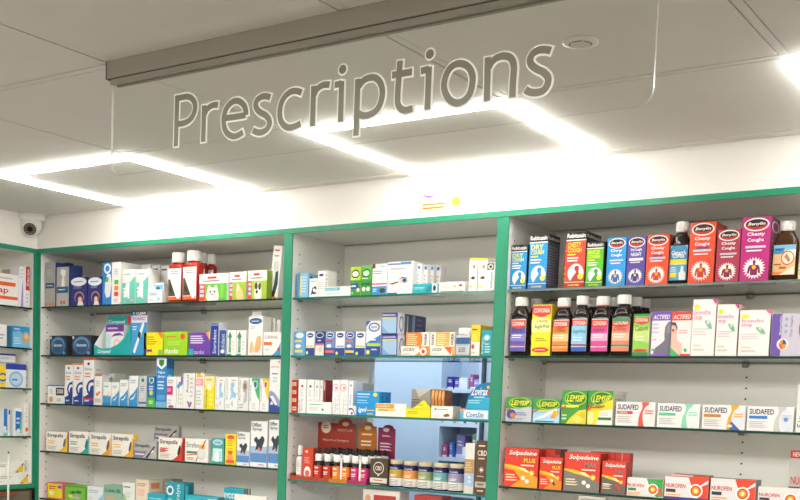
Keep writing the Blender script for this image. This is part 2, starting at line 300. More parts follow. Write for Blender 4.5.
STROKES = [[(-0.4218, -0.096), (-0.4233, -0.2023)], [(-0.422, -0.1032), (-0.4057, -0.1021), (-0.3916, -0.1028), (-0.3794, -0.1084), (-0.3707, -0.119), (-0.3695, -0.1306), (-0.3743, -0.1429), (-0.3841, -0.1518), (-0.3981, -0.156), (-0.4123, -0.1566), (-0.4213, -0.1559)], [(-0.3439, -0.1267), (-0.3444, -0.2014)], [(-0.3421, -0.1454), (-0.3361, -0.1367), (-0.3273, -0.1316), (-0.3176, -0.1297), (-0.3052, -0.1304)], [(-0.2858, -0.1601), (-0.2554, -0.1606), (-0.2288, -0.1605)], [(-0.2288, -0.1605), (-0.2291, -0.1527), (-0.2335, -0.1419), (-0.2431, -0.1332), (-0.2545, -0.129), (-0.2677, -0.1306), (-0.2807, -0.1402), (-0.2871, -0.1534), (-0.2882, -0.1674), (-0.2843, -0.1819), (-0.2752, -0.1928), (-0.2617, -0.1991), (-0.2485, -0.1986), (-0.2348, -0.1937)], [(-0.1659, -0.1339), (-0.1753, -0.1305), (-0.1862, -0.1296), (-0.1989, -0.134), (-0.2033, -0.1425), (-0.1993, -0.1527), (-0.1888, -0.1608), (-0.1758, -0.1679), (-0.1672, -0.1771), (-0.1661, -0.1868), (-0.1731, -0.1956), (-0.1856, -0.1996), (-0.1985, -0.1979), (-0.209, -0.1929)], [(-0.0869, -0.1351), (-0.0992, -0.1303), (-0.1132, -0.1297), (-0.127, -0.136), (-0.1361, -0.147), (-0.1402, -0.1627), (-0.1386, -0.1778), (-0.1321, -0.1894), (-0.1194, -0.1976), (-0.1037, -0.1981), (-0.0868, -0.1938)], [(-0.0579, -0.1261), (-0.0577, -0.2022)], [(-0.0558, -0.1436), (-0.0514, -0.1354), (-0.0432, -0.13), (-0.0332, -0.1276), (-0.0194, -0.129)], [(0.0088, -0.1266), (0.0093, -0.2021)], [(-0.0074, -0.1316), (0.009, -0.1308)], [(0.0468, -0.1274), (0.0464, -0.2321)], [(0.0496, -0.1415), (0.0591, -0.1326), (0.0716, -0.1291), (0.0861, -0.1311), (0.0973, -0.1407), (0.1028, -0.1545), (0.1028, -0.1689), (0.0973, -0.1842), (0.087, -0.1931), (0.0727, -0.1972), (0.0599, -0.1962), (0.0495, -0.1906)], [(0.1402, -0.1078), (0.1389, -0.1264), (0.1383, -0.1435), (0.1374, -0.172), (0.1387, -0.185), (0.1454, -0.1945), (0.156, -0.1986), (0.1711, -0.1971)], [(0.1234, -0.1317), (0.1667, -0.1315)], [(0.2026, -0.1282), (0.2026, -0.2033)], [(0.1858, -0.1331), (0.2028, -0.1321)], [(0.2356, -0.1668), (0.2385, -0.149), (0.2477, -0.136), (0.2606, -0.1314), (0.2744, -0.1339), (0.2863, -0.1428), (0.2929, -0.1566), (0.2931, -0.172), (0.289, -0.1869), (0.2789, -0.1964), (0.2654, -0.1994), (0.253, -0.1952), (0.2426, -0.1847), (0.2356, -0.1668)], [(0.3219, -0.1288), (0.3235, -0.2033)], [(0.324, -0.1479), (0.33, -0.1386), (0.3399, -0.1328), (0.3523, -0.1316), (0.3645, -0.1357), (0.3713, -0.1442), (0.3736, -0.157), (0.3729, -0.177), (0.3729, -0.2041)], [(0.4412, -0.1364), (0.4317, -0.1332), (0.4192, -0.132), (0.4083, -0.136), (0.4035, -0.1452), (0.4065, -0.1543), (0.4167, -0.1627), (0.4295, -0.17), (0.4383, -0.1798), (0.438, -0.1908), (0.4311, -0.1998), (0.4187, -0.2018), (0.406, -0.1994), (0.3973, -0.194)]]
DOTS = [(0.0099, -0.1045), (0.2028, -0.1054)]
CAM = {'lens': 49.3525, 'shift': (0.06172, 0.31069), 'axes': [[0.81846, 0.573581, 0.033605], [0.075492, -0.049373, -0.995923], [-0.569583, 0.81766, -0.083711]], 'loc': [3.7308, -3.0397, 1.6512]}
# ================================================================ the room
ZC = 2.393                                                        # ceiling height
W_WALL = noisy('wall_paint', 'f3efe9', .02, 3, .7); W_BOARD = noisy('melamine', 'edebe5', .02, 2, .45, 0, (1, 1, 6)); TILE = noisy('ceiling_tile', 'ebe8e1', .025, 14, .75, .15)
GREEN = noisy('green_edging', '278a69', .1, 3, .35, 0, (40, 1, 1)); GREENH = noisy('green_edging_rail', '278a69', .1, 3, .35, 0, (1, 1, 40))
GAP = mat('3c382f', .8, 0, 'shadow_gap'); FLOOR = noisy('vinyl_floor', '4d483f', .08, 5, .4)
BLUE = noisy('blue_white_panel', 'c2d6ea', .02, 2, .5)
GLASS = clear('shelf_glass', (.95, .975, .96), f90=.4); EDGE = mat('0d3a30', .12, 0, 'glass_edge'); EDGE2 = mat('24705f', .12, 0, 'glass_edge')
LED = emit('led_strip', (1, .975, .93), 26.0); STEEL = mat('8d8d88', .3, .8, 'metal'); HOLE = mat('2b2924', .8, 0, 'hole')
def slab(name, x0, y0, z0, x1, y1, z1, m, kind='structure'):
    mb = MB(); mb.box(x0, y0, z0, x1, y1, z1, m); return tag(mb.build(name), kind=kind)
slab('floor', -1.2, -5.2, -.05, 6.2, 2.2, 0, FLOOR)
mb = MB()                                                         # upper ceiling that shows as the dark gap between tiles
mb.box(-1.2, -5.2, ZC + .006, 6.2, 2.2, ZC + .05, GAP)
DX = [1.2 + .638 * k for k in range(-4, 9)]; DY = [-.655 - .636 * k for k in range(0, 8)]
LIT = [(2, 0), (5, 0), (7, 0), (9, 0)]                            # grid cells that hold a light frame: cell k spans DX[k]..DX[k+1]
xs = DX; ys = [-.05] + DY
for i in range(len(xs) - 1):
    for j in range(len(ys) - 1):
        x0, x1 = xs[i] + .0125, xs[i + 1] - .0125; y1, y0 = ys[j] - .0165, ys[j + 1] + .012
        if j == 0: y1 = ys[0] - .005
        mb.box(x0, y0, ZC, x1, y1, ZC + .006, TILE)
for x in xs: mb.box(x - .0095, -5.2, ZC + .001, x + .0095, -.052, ZC + .006, TILE)
for y in ys[1:]: mb.box(-1.2, y - .0095, ZC + .0005, 6.2, y + .0095, ZC + .006, TILE)
mb.box(-.02, -.05, ZC - .0012, 6.2, -.0045, ZC + .006, TILE)
tag(mb.build('ceiling'), kind='structure')
mb = MB(); mb.box(-.02, 0, 2.259, 5.4, .31, ZC + .006, W_WALL); tag(mb.build('wall_back'), kind='structure')
slab('wall_left', -.35, -5.2, 2.259, -.02, 0, ZC + .006, W_WALL)
mb = MB()                                                         # the wall behind the units, open behind the middle bay
mb.box(-.35, .331, 0, 1.46, .35, ZC, W_WALL); mb.box(2.145, .331, 0, 6.2, .35, ZC, W_WALL); mb.box(1.46, .331, 1.83, 2.145, .35, ZC, W_WALL); mb.box(1.46, .331, 0, 2.145, .35, 1.0, W_WALL)
tag(mb.build('wall_partition'), kind='structure')
slab('wall_side', -1.2, -5.2, 0, -.36, .33, ZC, W_WALL); slab('wall_right', 6.2, -5.2, 0, 6.25, 2.2, ZC, W_WALL); slab('wall_front', -1.2, -5.25, 0, 6.2, -5.2, ZC, W_WALL)
mb = MB(); mb.box(-1.2, 2.0, 0, 6.2, 2.05, ZC, BLUE); tag(mb.build('wall_dispensary'), kind='structure')
slab('wall_dispensary_side', -1.2, .36, 0, -1.15, 2.0, ZC, BLUE); slab('wall_dispensary_end', 4.2, .36, 0, 4.25, 2.0, ZC, BLUE)

# ---------------------------------------------------------------- shelving units of the main wall
def holes(mb, x, nx, y0, y1):
    z = 1.15
    while z < 2.2:
        for y in (y0, y1):
            v = [(x, y + .0028 * math.cos(2 * PI * i / 8), z + .0028 * math.sin(2 * PI * i / 8)) for i in range(8)]
            mb.add(v, [list(range(8)) if nx < 0 else list(range(8))[::-1]], HOLE)
        z += .032
def unit(label, x0, x1, post0, post1, cut=None, side=0, zb=2.242):
    """open shelving unit: inner width x0..x1, green front edging from post0 to x0 and x1 to post1"""
    t = thing('shelving_unit', label, 'shelving', ((x0 + x1) / 2, 0, 0), 0, 'shelving units along the wall'); ox = (x0 + x1) / 2
    for a, b, face, nx in ((post0, x0, x0, 1), (x1, post1, x1, -1)):
        mb = MB(); mb.box(a - ox, .004, .08, b - ox, .3305, 2.258, W_BOARD); holes(mb, face - ox + nx * .0004, nx, .04, .275); mb.build('side_panel', t)
        mb = MB(); mb.box(a - ox, -.002, .08, b - ox, .0035, 2.241, GREEN)
        if b - a > .03: mb.box((a + b) / 2 - ox - .0012, -.0024, .08, (a + b) / 2 - ox + .0012, -.0018, 2.241, mat('14664c'))
        mb.build('front_edging', t)
    mb = MB()
    if cut:
        mb.box(x0 - ox + .0003, .311, .08, cut - ox, .33, 2.24, W_BOARD); mb.box(cut - ox, .311, 1.83, x1 - ox, .33, 2.24, W_BOARD); mb.box(cut - ox, .311, .08, x1 - ox, .33, 1.0, W_BOARD)
    else: mb.box(x0 - ox, .311, .08, x1 - ox, .33, 2.24, W_BOARD)
    holes_back = mb
    for q in ((x0 + x1) / 2 - (0 if x0 < 1 else .05),):
        if x1 - x0 > 1.1:
            z = 1.2
            while z < 2.0:
                holes_back.add([(q - ox + .005 + .003 * math.cos(2 * PI * i / 8), .3106, z + .003 * math.sin(2 * PI * i / 8)) for i in range(8)], [list(range(8))], HOLE); z += .032
    mb.build('back_panel', t)
    mb = MB(); mb.box(x0 - ox, .004, 2.243, x1 - ox, .31, 2.258, W_BOARD); mb.build('top_panel', t)
    mb = MB(); mb.box(x0 - ox, .02, .08, x1 - ox, .31, .9, W_BOARD); mb.box(x0 - ox, .04, 0, x1 - ox, .3, .08, W_BOARD); mb.build('base_cabinet', t)
    return t
unit('white shelving unit with green edging in the left bay beside the corner', 0, 1.2957, -.0185, 1.3125)
unit('white shelving unit with green edging, narrow middle bay open to blue room', 1.3321, 2.1258, 1.3125, 2.1457, 1.46)
unit('white shelving unit with green edging in the right bay of cough bottles', 2.1654, 3.55, 2.1457, 3.57)
mb = MB(); mb.box(-.02, -.0035, 2.2415, 3.57, .0038, 2.2592, GREENH); tag(mb.build('trim_1'), kind='structure')

def shelf(label, x0, x1, z, edge, y0=.006, y1=.305, g='glass shelves', vert=False, rot=0, loc=(0, 0, 0)):
    """glass shelf with a polished edge and four support clips; z is its top"""
    cx = (x0 + x1) / 2
    o = thing('glass_shelf', label, 'shelf', (cx, 0, z - .006) if not rot else loc, rot, g); hw = (x1 - x0) / 2 - .002
    mb = MB(); mb.box(-hw, y0 + .001, 0, hw, y1, .006, GLASS); mb.build('glass_pane', o)
    mb = MB(); mb.box(-hw, y0, -.0005, hw, y0 + .001, .0062, edge); mb.box(-hw, y1, 0, hw, y1 + .001, .006, edge); mb.build('polished_edge', o)
    for sx in (-1, 1):
        for yy in (.04, .275):
            mb = MB(); a = sx * hw; mb.lathe([(.006, -.007), (.008, -.004), (.008, -.0006)], STEEL, 10, a - sx * .009, yy)
            mb.box(min(a, a - sx * .008), yy - .003, -.005, max(a, a - sx * .008), yy + .003, -.001, STEEL); mb.build('shelf_clip', o)
    if x1 - x0 > 1.1 and not rot:
        mb = MB(); mb.lathe([(.008, -.012), (.011, -.006), (.011, -.0006)], STEEL, 12, .005 if x0 < 1 else -.045, y1 - .014); mb.build('shelf_clip', o)
    return o
nm = {'L': 'left bay', 'M': 'middle bay', 'R': 'right bay'}
span = {'L': (0, 1.2957), 'M': (1.3321, 2.1258), 'R': (2.1654, 3.55)}
what = {('L', 'A'): 'top glass shelf in left bay, under the thermometer and pet cartons', ('L', 'B'): 'second glass shelf in left bay, under the teal cardboard display', ('L', 'C'): 'third glass shelf in left bay, under the navy wave cartons',
        ('L', 'D'): 'fourth glass shelf in left bay, under the lozenge cartons', ('L', 'E'): 'lowest glass shelf in left bay, under the yellow and grass green cartons',
        ('M', 'A'): 'top glass shelf in middle bay, under the eye care cartons', ('M', 'B'): 'second glass shelf in middle bay, under the purple lens cartons', ('M', 'C'): 'third glass shelf in middle bay, under the bright blue cartons',
        ('M', 'D'): 'fourth glass shelf in middle bay, under the dropper bottles and jars', ('M', 'E'): 'lowest glass shelf in middle bay, under two gift boxes',
        ('R', 'A'): 'top glass shelf in right bay, under tall cough cartons', ('R', 'B'): 'second glass shelf in right bay, under the brown cough bottles', ('R', 'C'): 'third glass shelf in right bay, under green lemon drink cartons',
        ('R', 'D'): 'fourth glass shelf in right bay, under red soluble tablet cartons', ('R', 'E'): 'lowest glass shelf in right bay, below the red tablet cartons'}
for (b, s_), lab in what.items():
    shelf(lab, *span[b], SHZ[b + s_] - .0003, EDGE2 if b == 'M' else EDGE)

# ---------------------------------------------------------------- corner bay on the left wall (faces +x)
t = thing('shelving_unit', 'white corner shelving unit with green edging on the left wall', 'shelving', (-.02, -.6, 0), PI / 2, 'shelving units along the wall')
mb = MB(); mb.box(.584, .004, 1.285, .5985, .31, 2.258, W_BOARD); holes(mb, .5836, -1, .04, .275); mb.build('side_panel', t)
mb = MB(); mb.box(-.6, .004, 1.285, -.584, .31, 2.258, W_BOARD); mb.build('side_panel', t)
mb = MB(); mb.box(.584, -.002, 1.262, .598, .0035, 2.241, GREEN); mb.build('front_edging', t)
mb = MB(); mb.box(-.6, -.002, 1.262, .584, .0035, 1.2805, GREENH); mb.build('front_edging', t)
mb = MB(); mb.box(-.584, .311, 1.262, .584, .33, 2.24, W_BOARD); mb.build('back_panel', t)
mb = MB(); mb.box(-.584, .004, 2.243, .584, .31, 2.258, W_BOARD); mb.build('top_panel', t)
mb = MB(); mb.box(-.584, .004, 1.262, .584, .31, 1.2805, W_BOARD); mb.build('bottom_panel', t)
mb = MB(); mb.box(-.6, -.0035, 2.2415, .5985, .0038, 2.2592, GREENH); o = mb.build('trim_2', None, (-.02, -.6, 0), PI / 2); tag(o, kind='structure')
for s_, w_ in (('A', 'top glass shelf of corner bay, under orange-striped carton'), ('B', 'second glass shelf of corner bay, under the orange ball carton'), ('C', 'third glass shelf of corner bay, under the navy-lidded cartons'), ('D', 'fourth glass shelf of corner bay, under toothbrush packs')):
    shelf(w_, -.584, .584, 0, EDGE, rot=PI / 2, loc=(-.02, -.6, SHZ['S' + s_] - .0063), g='glass shelves')
t = thing('drawer_cabinet', 'dark brown drawer cabinet beneath the corner bay', 'cabinet', (-.02, -.6, 0), PI / 2)
mb = MB(); mb.box(-.6, .02, .0, .6, .3, 1.26, mat('6b6253', .5)); mb.build('carcass', t)
mb = MB(); mb.box(-.58, .004, 1.0, .575, .02, 1.25, mat('6f6556', .45)); mb.build('drawer_front', t)
mb = MB(); mb.box(-.58, .004, .3, .575, .02, .985, mat('6f6556', .45)); mb.build('drawer_front', t)
mb = MB(); mb.box(.25, -.008, 1.236, .5, .004, 1.247, mat('8f4a30', .4)); mb.build('drawer_handle', t)
# slim white pole in front of the corner bay
px = (0.05, -0.1912, 1.4136)
t = thing('display_pole', 'slim white pole with dark tip in front of the corner bay', 'pole', (px[0], px[1], 0))
mb = MB(); mb.lathe([(.0045, .012), (.0045, px[2])], mat('e9e6df', .35), 12); mb.build('shaft', t)
mb = MB(); mb.lathe([(.003, px[2]), (.0032, px[2] + .008), (.001, px[2] + .01)], mat('4a4640', .4), 10); mb.build('tip', t)
mb = MB(); mb.lathe([(.03, 0), (.03, .008), (.006, .014)], mat('d9d6cf', .4), 24); mb.build('pole_base', t)

# ---------------------------------------------------------------- ceiling light frames
names = ['square ceiling light frame nearest the corner, at left', 'square ceiling light frame in the middle, behind the lettering', 'square ceiling light frame at far right edge', 'square ceiling light frame outside right of view']
WHM = mat('dcd8ce', .4)
def frame_light(x0, x1, y0, y1, label, m=LED, w=.011):
    t = thing('ceiling_light', label, 'ceiling light', ((x0 + x1) / 2, (y0 + y1) / 2, ZC), 0, 'square ceiling light frames'); a, b = (x1 - x0) / 2, (y1 - y0) / 2
    mb = MB()
    for q in ((-a, -b, a, -b + w), (-a, b - w, a, b), (-a, -b + w, -a + w, b - w), (a - w, -b + w, a, b - w)): mb.box(q[0], q[1], -.013, q[2], q[3], -.005, m)
    mb.build('led_strip', t)
    for cx in (-a + .01, a - .01):
        for cy in (-b + .006, 0, b - .006):
            mb = MB(); mb.box(cx - .004, cy - .004, -.005, cx + .004, cy + .004, -.0005, WHM); mb.build('hanger', t)
    mb = MB(); mb.box(-a + w + .01, -b + w + .01, -.004, a - w - .01, b - w - .01, -.0006, noisy('light_panel', 'efece4', .02, 9, .6)); mb.build('centre_panel', t)
    return t
def cellx(k): return 1.2 + .638 * k
frame_light(cellx(-1) + .012, cellx(0) - .012, -.640, -.066, names[0])
frame_light(cellx(1) + .012, cellx(2) - .012, -.640, -.066, names[1])
frame_light(cellx(3) + .012, cellx(4) - .012, -.640, -.066, names[2])
LED2 = emit('led_strip_far', (1, .975, .93), ROOMLED)
for i, (kx, ky) in enumerate(((0, 3), (3, 3), (1, 5), (4, 5))):
    frame_light(cellx(kx) + .012, cellx(kx + 1) - .018, -.655 - .636 * (ky + 1) + .018, -.655 - .636 * ky - .018, 'square ceiling light frame behind the viewer, %s' % ('near left', 'near right', 'far left', 'far right')[i], LED2, .05)
# area fills added for the room and the dispensary, no fixture of their own
def area(name, x, y, z, sx, sy, e, col=(1, .975, .93), rot=(0, 0, 0)):
    l = bpy.data.lights.new(name, 'AREA'); l.shape = 'RECTANGLE'; l.size = sx; l.size_y = sy; l.energy = e; l.color = col
    o = bpy.data.objects.new(name, l); C.objects.link(o); o.location = (x, y, z); o.rotation_euler = rot; return o
area('room_fill', 2.2, -2.75, ZC - .06, 3.6, 1.2, ROOM_E)  # added fill standing in for the frames behind the viewer, lifts the carton fronts
area('dispensary_fill', 1.4, .47, 2.32, 2.2, .16, DISP_E, (.84, .93, 1), (math.radians(34), 0, 0))  # added fill, unseen behind the partition, brightens the blue room and its shelves
# smoke detector
p = (2.79, -.94, ZC)
t = thing('ceiling_vent', 'small round slotted ceiling vent behind the clear sign', 'vent', p)
mb = MB(); mb.lathe([(.036, -.0005), (.036, -.004), (.03, -.006), (.024, -.006)], mat('f4f1ea', .4), 28); mb.build('rim', t)
mb = MB(); mb.lathe([(.023, -.0005), (.023, -.0062)], mat('8d887c', .5), 24)
for k in range(-2, 3): mb.box(-.02 + abs(k) * .003, k * .008 - .0015, -.0085, .02 - abs(k) * .003, k * .008 + .0015, -.006, mat('f4f1ea', .4))
mb.build('grille', t)
# security camera in the corner
t = thing('security_camera', 'white dome security camera at the ceiling corner above the bays', 'camera', (-.002, -.045, ZC)); t.scale = (1.25,) * 3
WH = mat('efece5', .35)
mb = MB(); mb.lathe([(.042, -.001), (.044, -.012), (.038, -.02)], WH, 28); mb.box(-.03, -.026, -.004, .012, -.018, -.0005, WH); mb.build('mount', t)
mb = MB(); mb.lathe([(.012 + .03 * math.sin(a), 0) if False else (.034 * math.sin(a), -.036 - .034 * math.cos(PI - a)) for a in [PI * k / 14 for k in range(15)]], WH, 28, cap0=False, cap1=False); mb.build('ball', t)
d = Vector((.55, -.62, -.42)).normalized(); q = d.to_track_quat('Z', 'Y')
def disc(r0, z0, r1, z1, m, name):
    mb = MB(); mb.lathe([(r0, z0), (r1, z1)], m, 24); o = mb.build(name, t, (0, 0, -.036)); o.rotation_euler = q.to_euler(); return o
disc(.026, .0225, .024, .0335, WH, 'lens_ring'); disc(.021, .024, .0205, .0345, mat('57524a', .25), 'lens_window'); disc(.0085, .03, .008, .036, mat('1f1d1b', .1), 'lens')
mb = MB()
for k in range(10): mb.lathe([(.0014, .0344), (.001, .0352)], mat('c8c2b4', .3), 8, .0155 * math.cos(2 * PI * k / 10), .0155 * math.sin(2 * PI * k / 10))
o = mb.build('infrared_diodes', t, (0, 0, -.036)); o.rotation_euler = q.to_euler()
# faded sticker on the bulkhead
mb = MB(); mb.box(-.08, -.0006, 0, .08, 0, .075, mat('f1dfae', .5))
decals(mb, [Q(0, .0, 1, .55, 'f2d9a0'), G('8a4fb8', .04, .78, .2, .6, .5, .6, .3, .68), G('ead0e2', .3, .6, 1, .95, 1, .6), L(.1, .1, .7, .4, 2, 'c8702c'), E(.86, .36, .1, .2, 'd89a2c'), L(.4, .76, .9, .9, 1, 'b08ac8')], .16, .075, lambda u, v, o: (-.08 + u * .16, -.0006 - o, v * .075))
tag(mb.build('wall_sticker', None, (1.92, -.0002, 2.274)), 'small faded yellow and lilac sticker on white bulkhead above middle bay', 'sticker')

# ---------------------------------------------------------------- hanging sign
SY = -1.3
t = thing('hanging_sign', 'clear hanging sign lettered Prescriptions under a grey ceiling rail', 'sign', (2.46, SY, ZC))
mb = MB(); RAIL = mat('a09c90', .5, 0, 'rail')
mb.box(-.627, -.018, -.038, .69, .02, -.0005, RAIL); mb.box(-.6275, -.0182, -.0385, -.6245, .0202, -.0004, GAP); mb.box(-.627, -.014, -.0395, .69, -.0055, -.0382, GAP); mb.box(-.618, -.0135, -.0505, .69, -.0055, -.0395, RAIL); mb.box(-.618, .0055, -.0505, .69, .0135, -.0395, RAIL)
mb.build('ceiling_rail', t)
x0, x1, z0, z1 = -.624, .621, -.246, -.045; r = .026
pts = [(x0, z1)] + [(x0 + r - r * math.cos(a), z0 + r - r * math.sin(a)) for a in [PI / 2 * k / 8 for k in range(9)]] + [(x1 - r + r * math.sin(a), z0 + r - r * math.cos(a)) for a in [PI / 2 * k / 8 for k in range(9)]] + [(x1, z1)]
PANE = clear('acrylic', (.985, .99, .98), .05, .025, .4); ACR = mat('f3f1ea', .25, 0, 'acrylic_edge')
mb = MB(); n = len(pts)
F = [(x, -.003, z) for x, z in pts]; K = [(x, .003, z) for x, z in pts]
mb.add(F, [list(range(n))], PANE); mb.add(K, [list(range(n))[::-1]], PANE); mb.add(F + K, [[i, n + i, n + (i + 1) % n, (i + 1) % n] for i in range(n)], ACR)
mb.build('acrylic_panel', t)
def ribbon(mb, pts, w, y, m, caps=True):
    """a stroke of width w along pts in the sign's plane"""
    n = len(pts); A = []; Bq = []
    closed = (pts[0][0] - pts[-1][0]) ** 2 + (pts[0][1] - pts[-1][1]) ** 2 < 1e-12
    if closed: pts = pts[:-1]; n -= 1
    for i in range(n):
        p = pts[i]; a = pts[i - 1] if i or closed else None; b = pts[(i + 1) % n] if i < n - 1 or closed else None
        def nrm(u, v):
            dx, dz = v[0] - u[0], v[1] - u[1]; l = math.hypot(dx, dz) or 1; return (-dz / l, dx / l)
        if a is None: nx, nz = nrm(p, b); s = 1
        elif b is None: nx, nz = nrm(a, p); s = 1
        else:
            n1, n2 = nrm(a, p), nrm(p, b); nx, nz = n1[0] + n2[0], n1[1] + n2[1]; l = math.hypot(nx, nz) or 1; nx /= l; nz /= l; s = min(1.6, 1 / max(.3, nx * n1[0] + nz * n1[1]))
        A.append((p[0] + nx * w / 2 * s, y, p[1] + nz * w / 2 * s)); Bq.append((p[0] - nx * w / 2 * s, y, p[1] - nz * w / 2 * s))
    m_ = n if closed else n - 1
    A = [(p[0], p[1] - i * 8e-6, p[2]) for i, p in enumerate(A)]; Bq = [(p[0], p[1] - i * 8e-6, p[2]) for i, p in enumerate(Bq)]
    mb.add(A + Bq, [[n + i, n + (i + 1) % n, (i + 1) % n, i] for i in range(m_)], m)
def smooth(p, n=5):
    """a rounded line through the points of a stroke"""
    if len(p) < 3: return p
    cl = p[0] == p[-1]; q = p[:-1] if cl else p; m = len(q); out = []
    for i in range(m if cl else m - 1):
        g = (lambda k: q[k % m]) if cl else (lambda k: q[max(0, min(m - 1, k))])
        a, b, c, d = g(i - 1), g(i), g(i + 1), g(i + 2)
        for k in range(n):
            t = k / n; out.append(tuple(.5 * (2 * b[e] + (c[e] - a[e]) * t + (2 * a[e] - 5 * b[e] + 4 * c[e] - d[e]) * t * t + (3 * b[e] - a[e] - 3 * c[e] + d[e]) * t ** 3) for e in (0, 1)))
    return out + [out[0] if cl else q[-1]]
SW = .0125                                                        # stroke width of the letters
LET = mat('807c70', .6, 0, 'vinyl')
OUT = bpy.data.materials.new('translucent_vinyl'); OUT.use_nodes = True; nt = OUT.node_tree; nt.nodes.clear()
td = nt.nodes.new('ShaderNodeBsdfDiffuse'); tt = nt.nodes.new('ShaderNodeBsdfTranslucent'); tx = nt.nodes.new('ShaderNodeMixShader'); to = nt.nodes.new('ShaderNodeOutputMaterial')
td.inputs[0].default_value = (.93, .92, .9, 1); tt.inputs[0].default_value = (.95, .94, .92, 1); tx.inputs[0].default_value = .75
nt.links.new(td.outputs[0], tx.inputs[1]); nt.links.new(tt.outputs[0], tx.inputs[2]); nt.links.new(tx.outputs[0], to.inputs[0])
m1 = MB(); m2 = MB(); SC = .98
def ext(p, e):
    """lengthen an open stroke's two ends"""
    if (p[0][0] - p[-1][0]) ** 2 + (p[0][1] - p[-1][1]) ** 2 < 1e-12: return p
    def push(a, b): d = math.hypot(a[0] - b[0], a[1] - b[1]) or 1; return (a[0] + (a[0] - b[0]) / d * e, a[1] + (a[1] - b[1]) / d * e)
    return [push(p[0], p[1])] + p[1:-1] + [push(p[-1], p[-2])]
for k_, s in enumerate(STROKES):
    q = smooth(s)
    ribbon(m1, q, SW, -.0042 - k_ * .00008, LET); ribbon(m2, ext(q, .003), SW + .0065, -.0032 - k_ * .00002, OUT)
for cx, cz in DOTS:
    for mb, rr, y, m in ((m1, .0085, -.0044, LET), (m2, .0117, -.0033, OUT)):
        mb.add([(cx + rr * math.cos(2 * PI * k / 20), y, cz + rr * math.sin(2 * PI * k / 20)) for k in range(20)], [list(range(20))], m)
tag(m1.build('lettering', t), 'dark grey lettering'); tag(m2.build('letter_outline', t), 'white outline of the lettering')
# ---------------------------------------------------------------- shaped cards and displays
def plate(mb, pts, y0, y1, m, ox=0, oy=0, oz=0):
    """an upright card: outline in (x, z), thick from y0 to y1"""
    n = len(pts); F = [(x - ox, y0 - oy, z - oz) for x, z in pts]; K = [(x - ox, y1 - oy, z - oz) for x, z in pts]
    mb.add(F, [list(range(n))], m); mb.add(K, [list(range(n))[::-1]], m); mb.add(F + K, [[i, n + i, n + (i + 1) % n, (i + 1) % n] for i in range(n)], m)
def xz(*p): return [(q[0], q[2]) for q in p]
def face(mb, art, x0, x1, z0, z1, y): decals(mb, art, x1 - x0, z1 - z0, lambda u, v, o: (x0 + u * (x1 - x0), y - o, z0 + v * (z1 - z0)))
TEAL = mat('1fa7a8', .4)
def DISP():
    a = (0.3111, 0.02, 1.822); b = (0.5219, 0.02, 1.822); o = (a[0] + b[0]) / 2; z = a[2]
    t = thing('counter_display', 'teal cardboard display with white slanted side and swooping front on second shelf', 'display', (o, 0, z))
    P_ = xz((0.3111, 0.02, 1.822), (0.5219, 0.02, 1.822), (0.5187, 0.02, 1.9548), (0.505, 0.02, 1.92), (0.4832, 0.02, 1.8906), (0.4498, 0.02, 1.8663), (0.4043, 0.02, 1.8509), (0.3522, 0.02, 1.8489), (0.3102, 0.02, 1.8653))
    mb = MB(); plate(mb, P_, .02, .0215, TEAL, o, 0, z)
    w = b[0] - a[0]; h = (0.4043, 0.02, 1.8509)[2] - z
    face(mb, [T('Compeed', .1, .15, .46, .8, 'e4f2f2', 'bi')], a[0] - o, b[0] - o, 0, h, .02); mb.build('front_lip', t)
    A = (0.3198, 0.08, 1.822); D = (0.3169, 0.08, 1.9561); Bz = (0.3102, 0.02, 1.8653)
    mb = MB(); v = [(a[0] - o, .0216, 0), (A[0] - o, .08, 0), (A[0] - o, .08, D[2] - z), (a[0] - o, .0216, Bz[2] - z)]
    v2 = [(x + .0012, y, q) for x, y, q in v]; mb.add(v + v2, [[3, 2, 1, 0], [4, 5, 6, 7], [0, 1, 5, 4], [1, 2, 6, 5], [2, 3, 7, 6], [3, 0, 4, 7]], mat('f1f0ee')); mb.build('side_wing', t)
    l = (0.3199, 0.08, 1.9803); r = (0.4569, 0.08, 1.9813)
    P_ = [(l[0], z), (r[0], z), (r[0], r[2]), (r[0] - .006, r[2] + .002), (l[0] + .012, l[2] + .003), (l[0] + .004, l[2])]
    mb = MB(); plate(mb, P_, .08, .083, TEAL, o, 0, z)
    face(mb, [T('Compeed', .06, .8, .76, .92, 'dff0f0', 'b'), G('d8404a', .84, 1, 1, 1, 1, .76, .86, .8)], l[0] - o, r[0] - o, 0, l[2] - z, .08); mb.build('back_card', t)
    l = (0.3507, 0.045, 1.9448); r = (0.4555, 0.045, 1.9423)
    B2((l[0] + r[0]) / 2, .045, z, r[0] - l[0], l[2] - z, .03)
def B2(x, y, z, w, h, d):
    B(x, y, z, w, h, 0, d, 'plaster_pack', 'white and purple plaster pack standing inside the teal display', 'f0f0f2', [Q(0, .78, 1, 1, '7a3a94'), L(.1, .83, .8, .95, 1, 'd8c0e4'), G('7a3a94', .3, .6, .5, .72, .8, .74, 1, .64, .8, .66, .5, .64), O(.62, .4, .16, 'f2b8a0'), O(.62, .4, .11, 'f0f0f2'), Q(.04, .1, .3, .7, 'cfe4ea')])
def GABLE():
    a, p, b = (1.8174, 0.04, 1.6495), (1.8628, 0.04, 1.6799), (1.8919, 0.04, 1.6513); z = (1.8513, 0.04, 1.622)[2]; o = p[0]
    mb = MB(); Y = mat('efe01c'); plate(mb, [(a[0], z), (b[0], z), (b[0], b[2]), (p[0], p[2]), (a[0], a[2])], 0, .0015, Y, o, 0, z)
    face(mb, [L(.3, .62, .7, .82, 1, 'c8b418')], a[0] - o, b[0] - o, 0, p[2] - z, 0)
    tag(mb.build('gable_card', None, (o, .042, z)), 'yellow pointed gable card rising behind the low yellow carton', 'card')
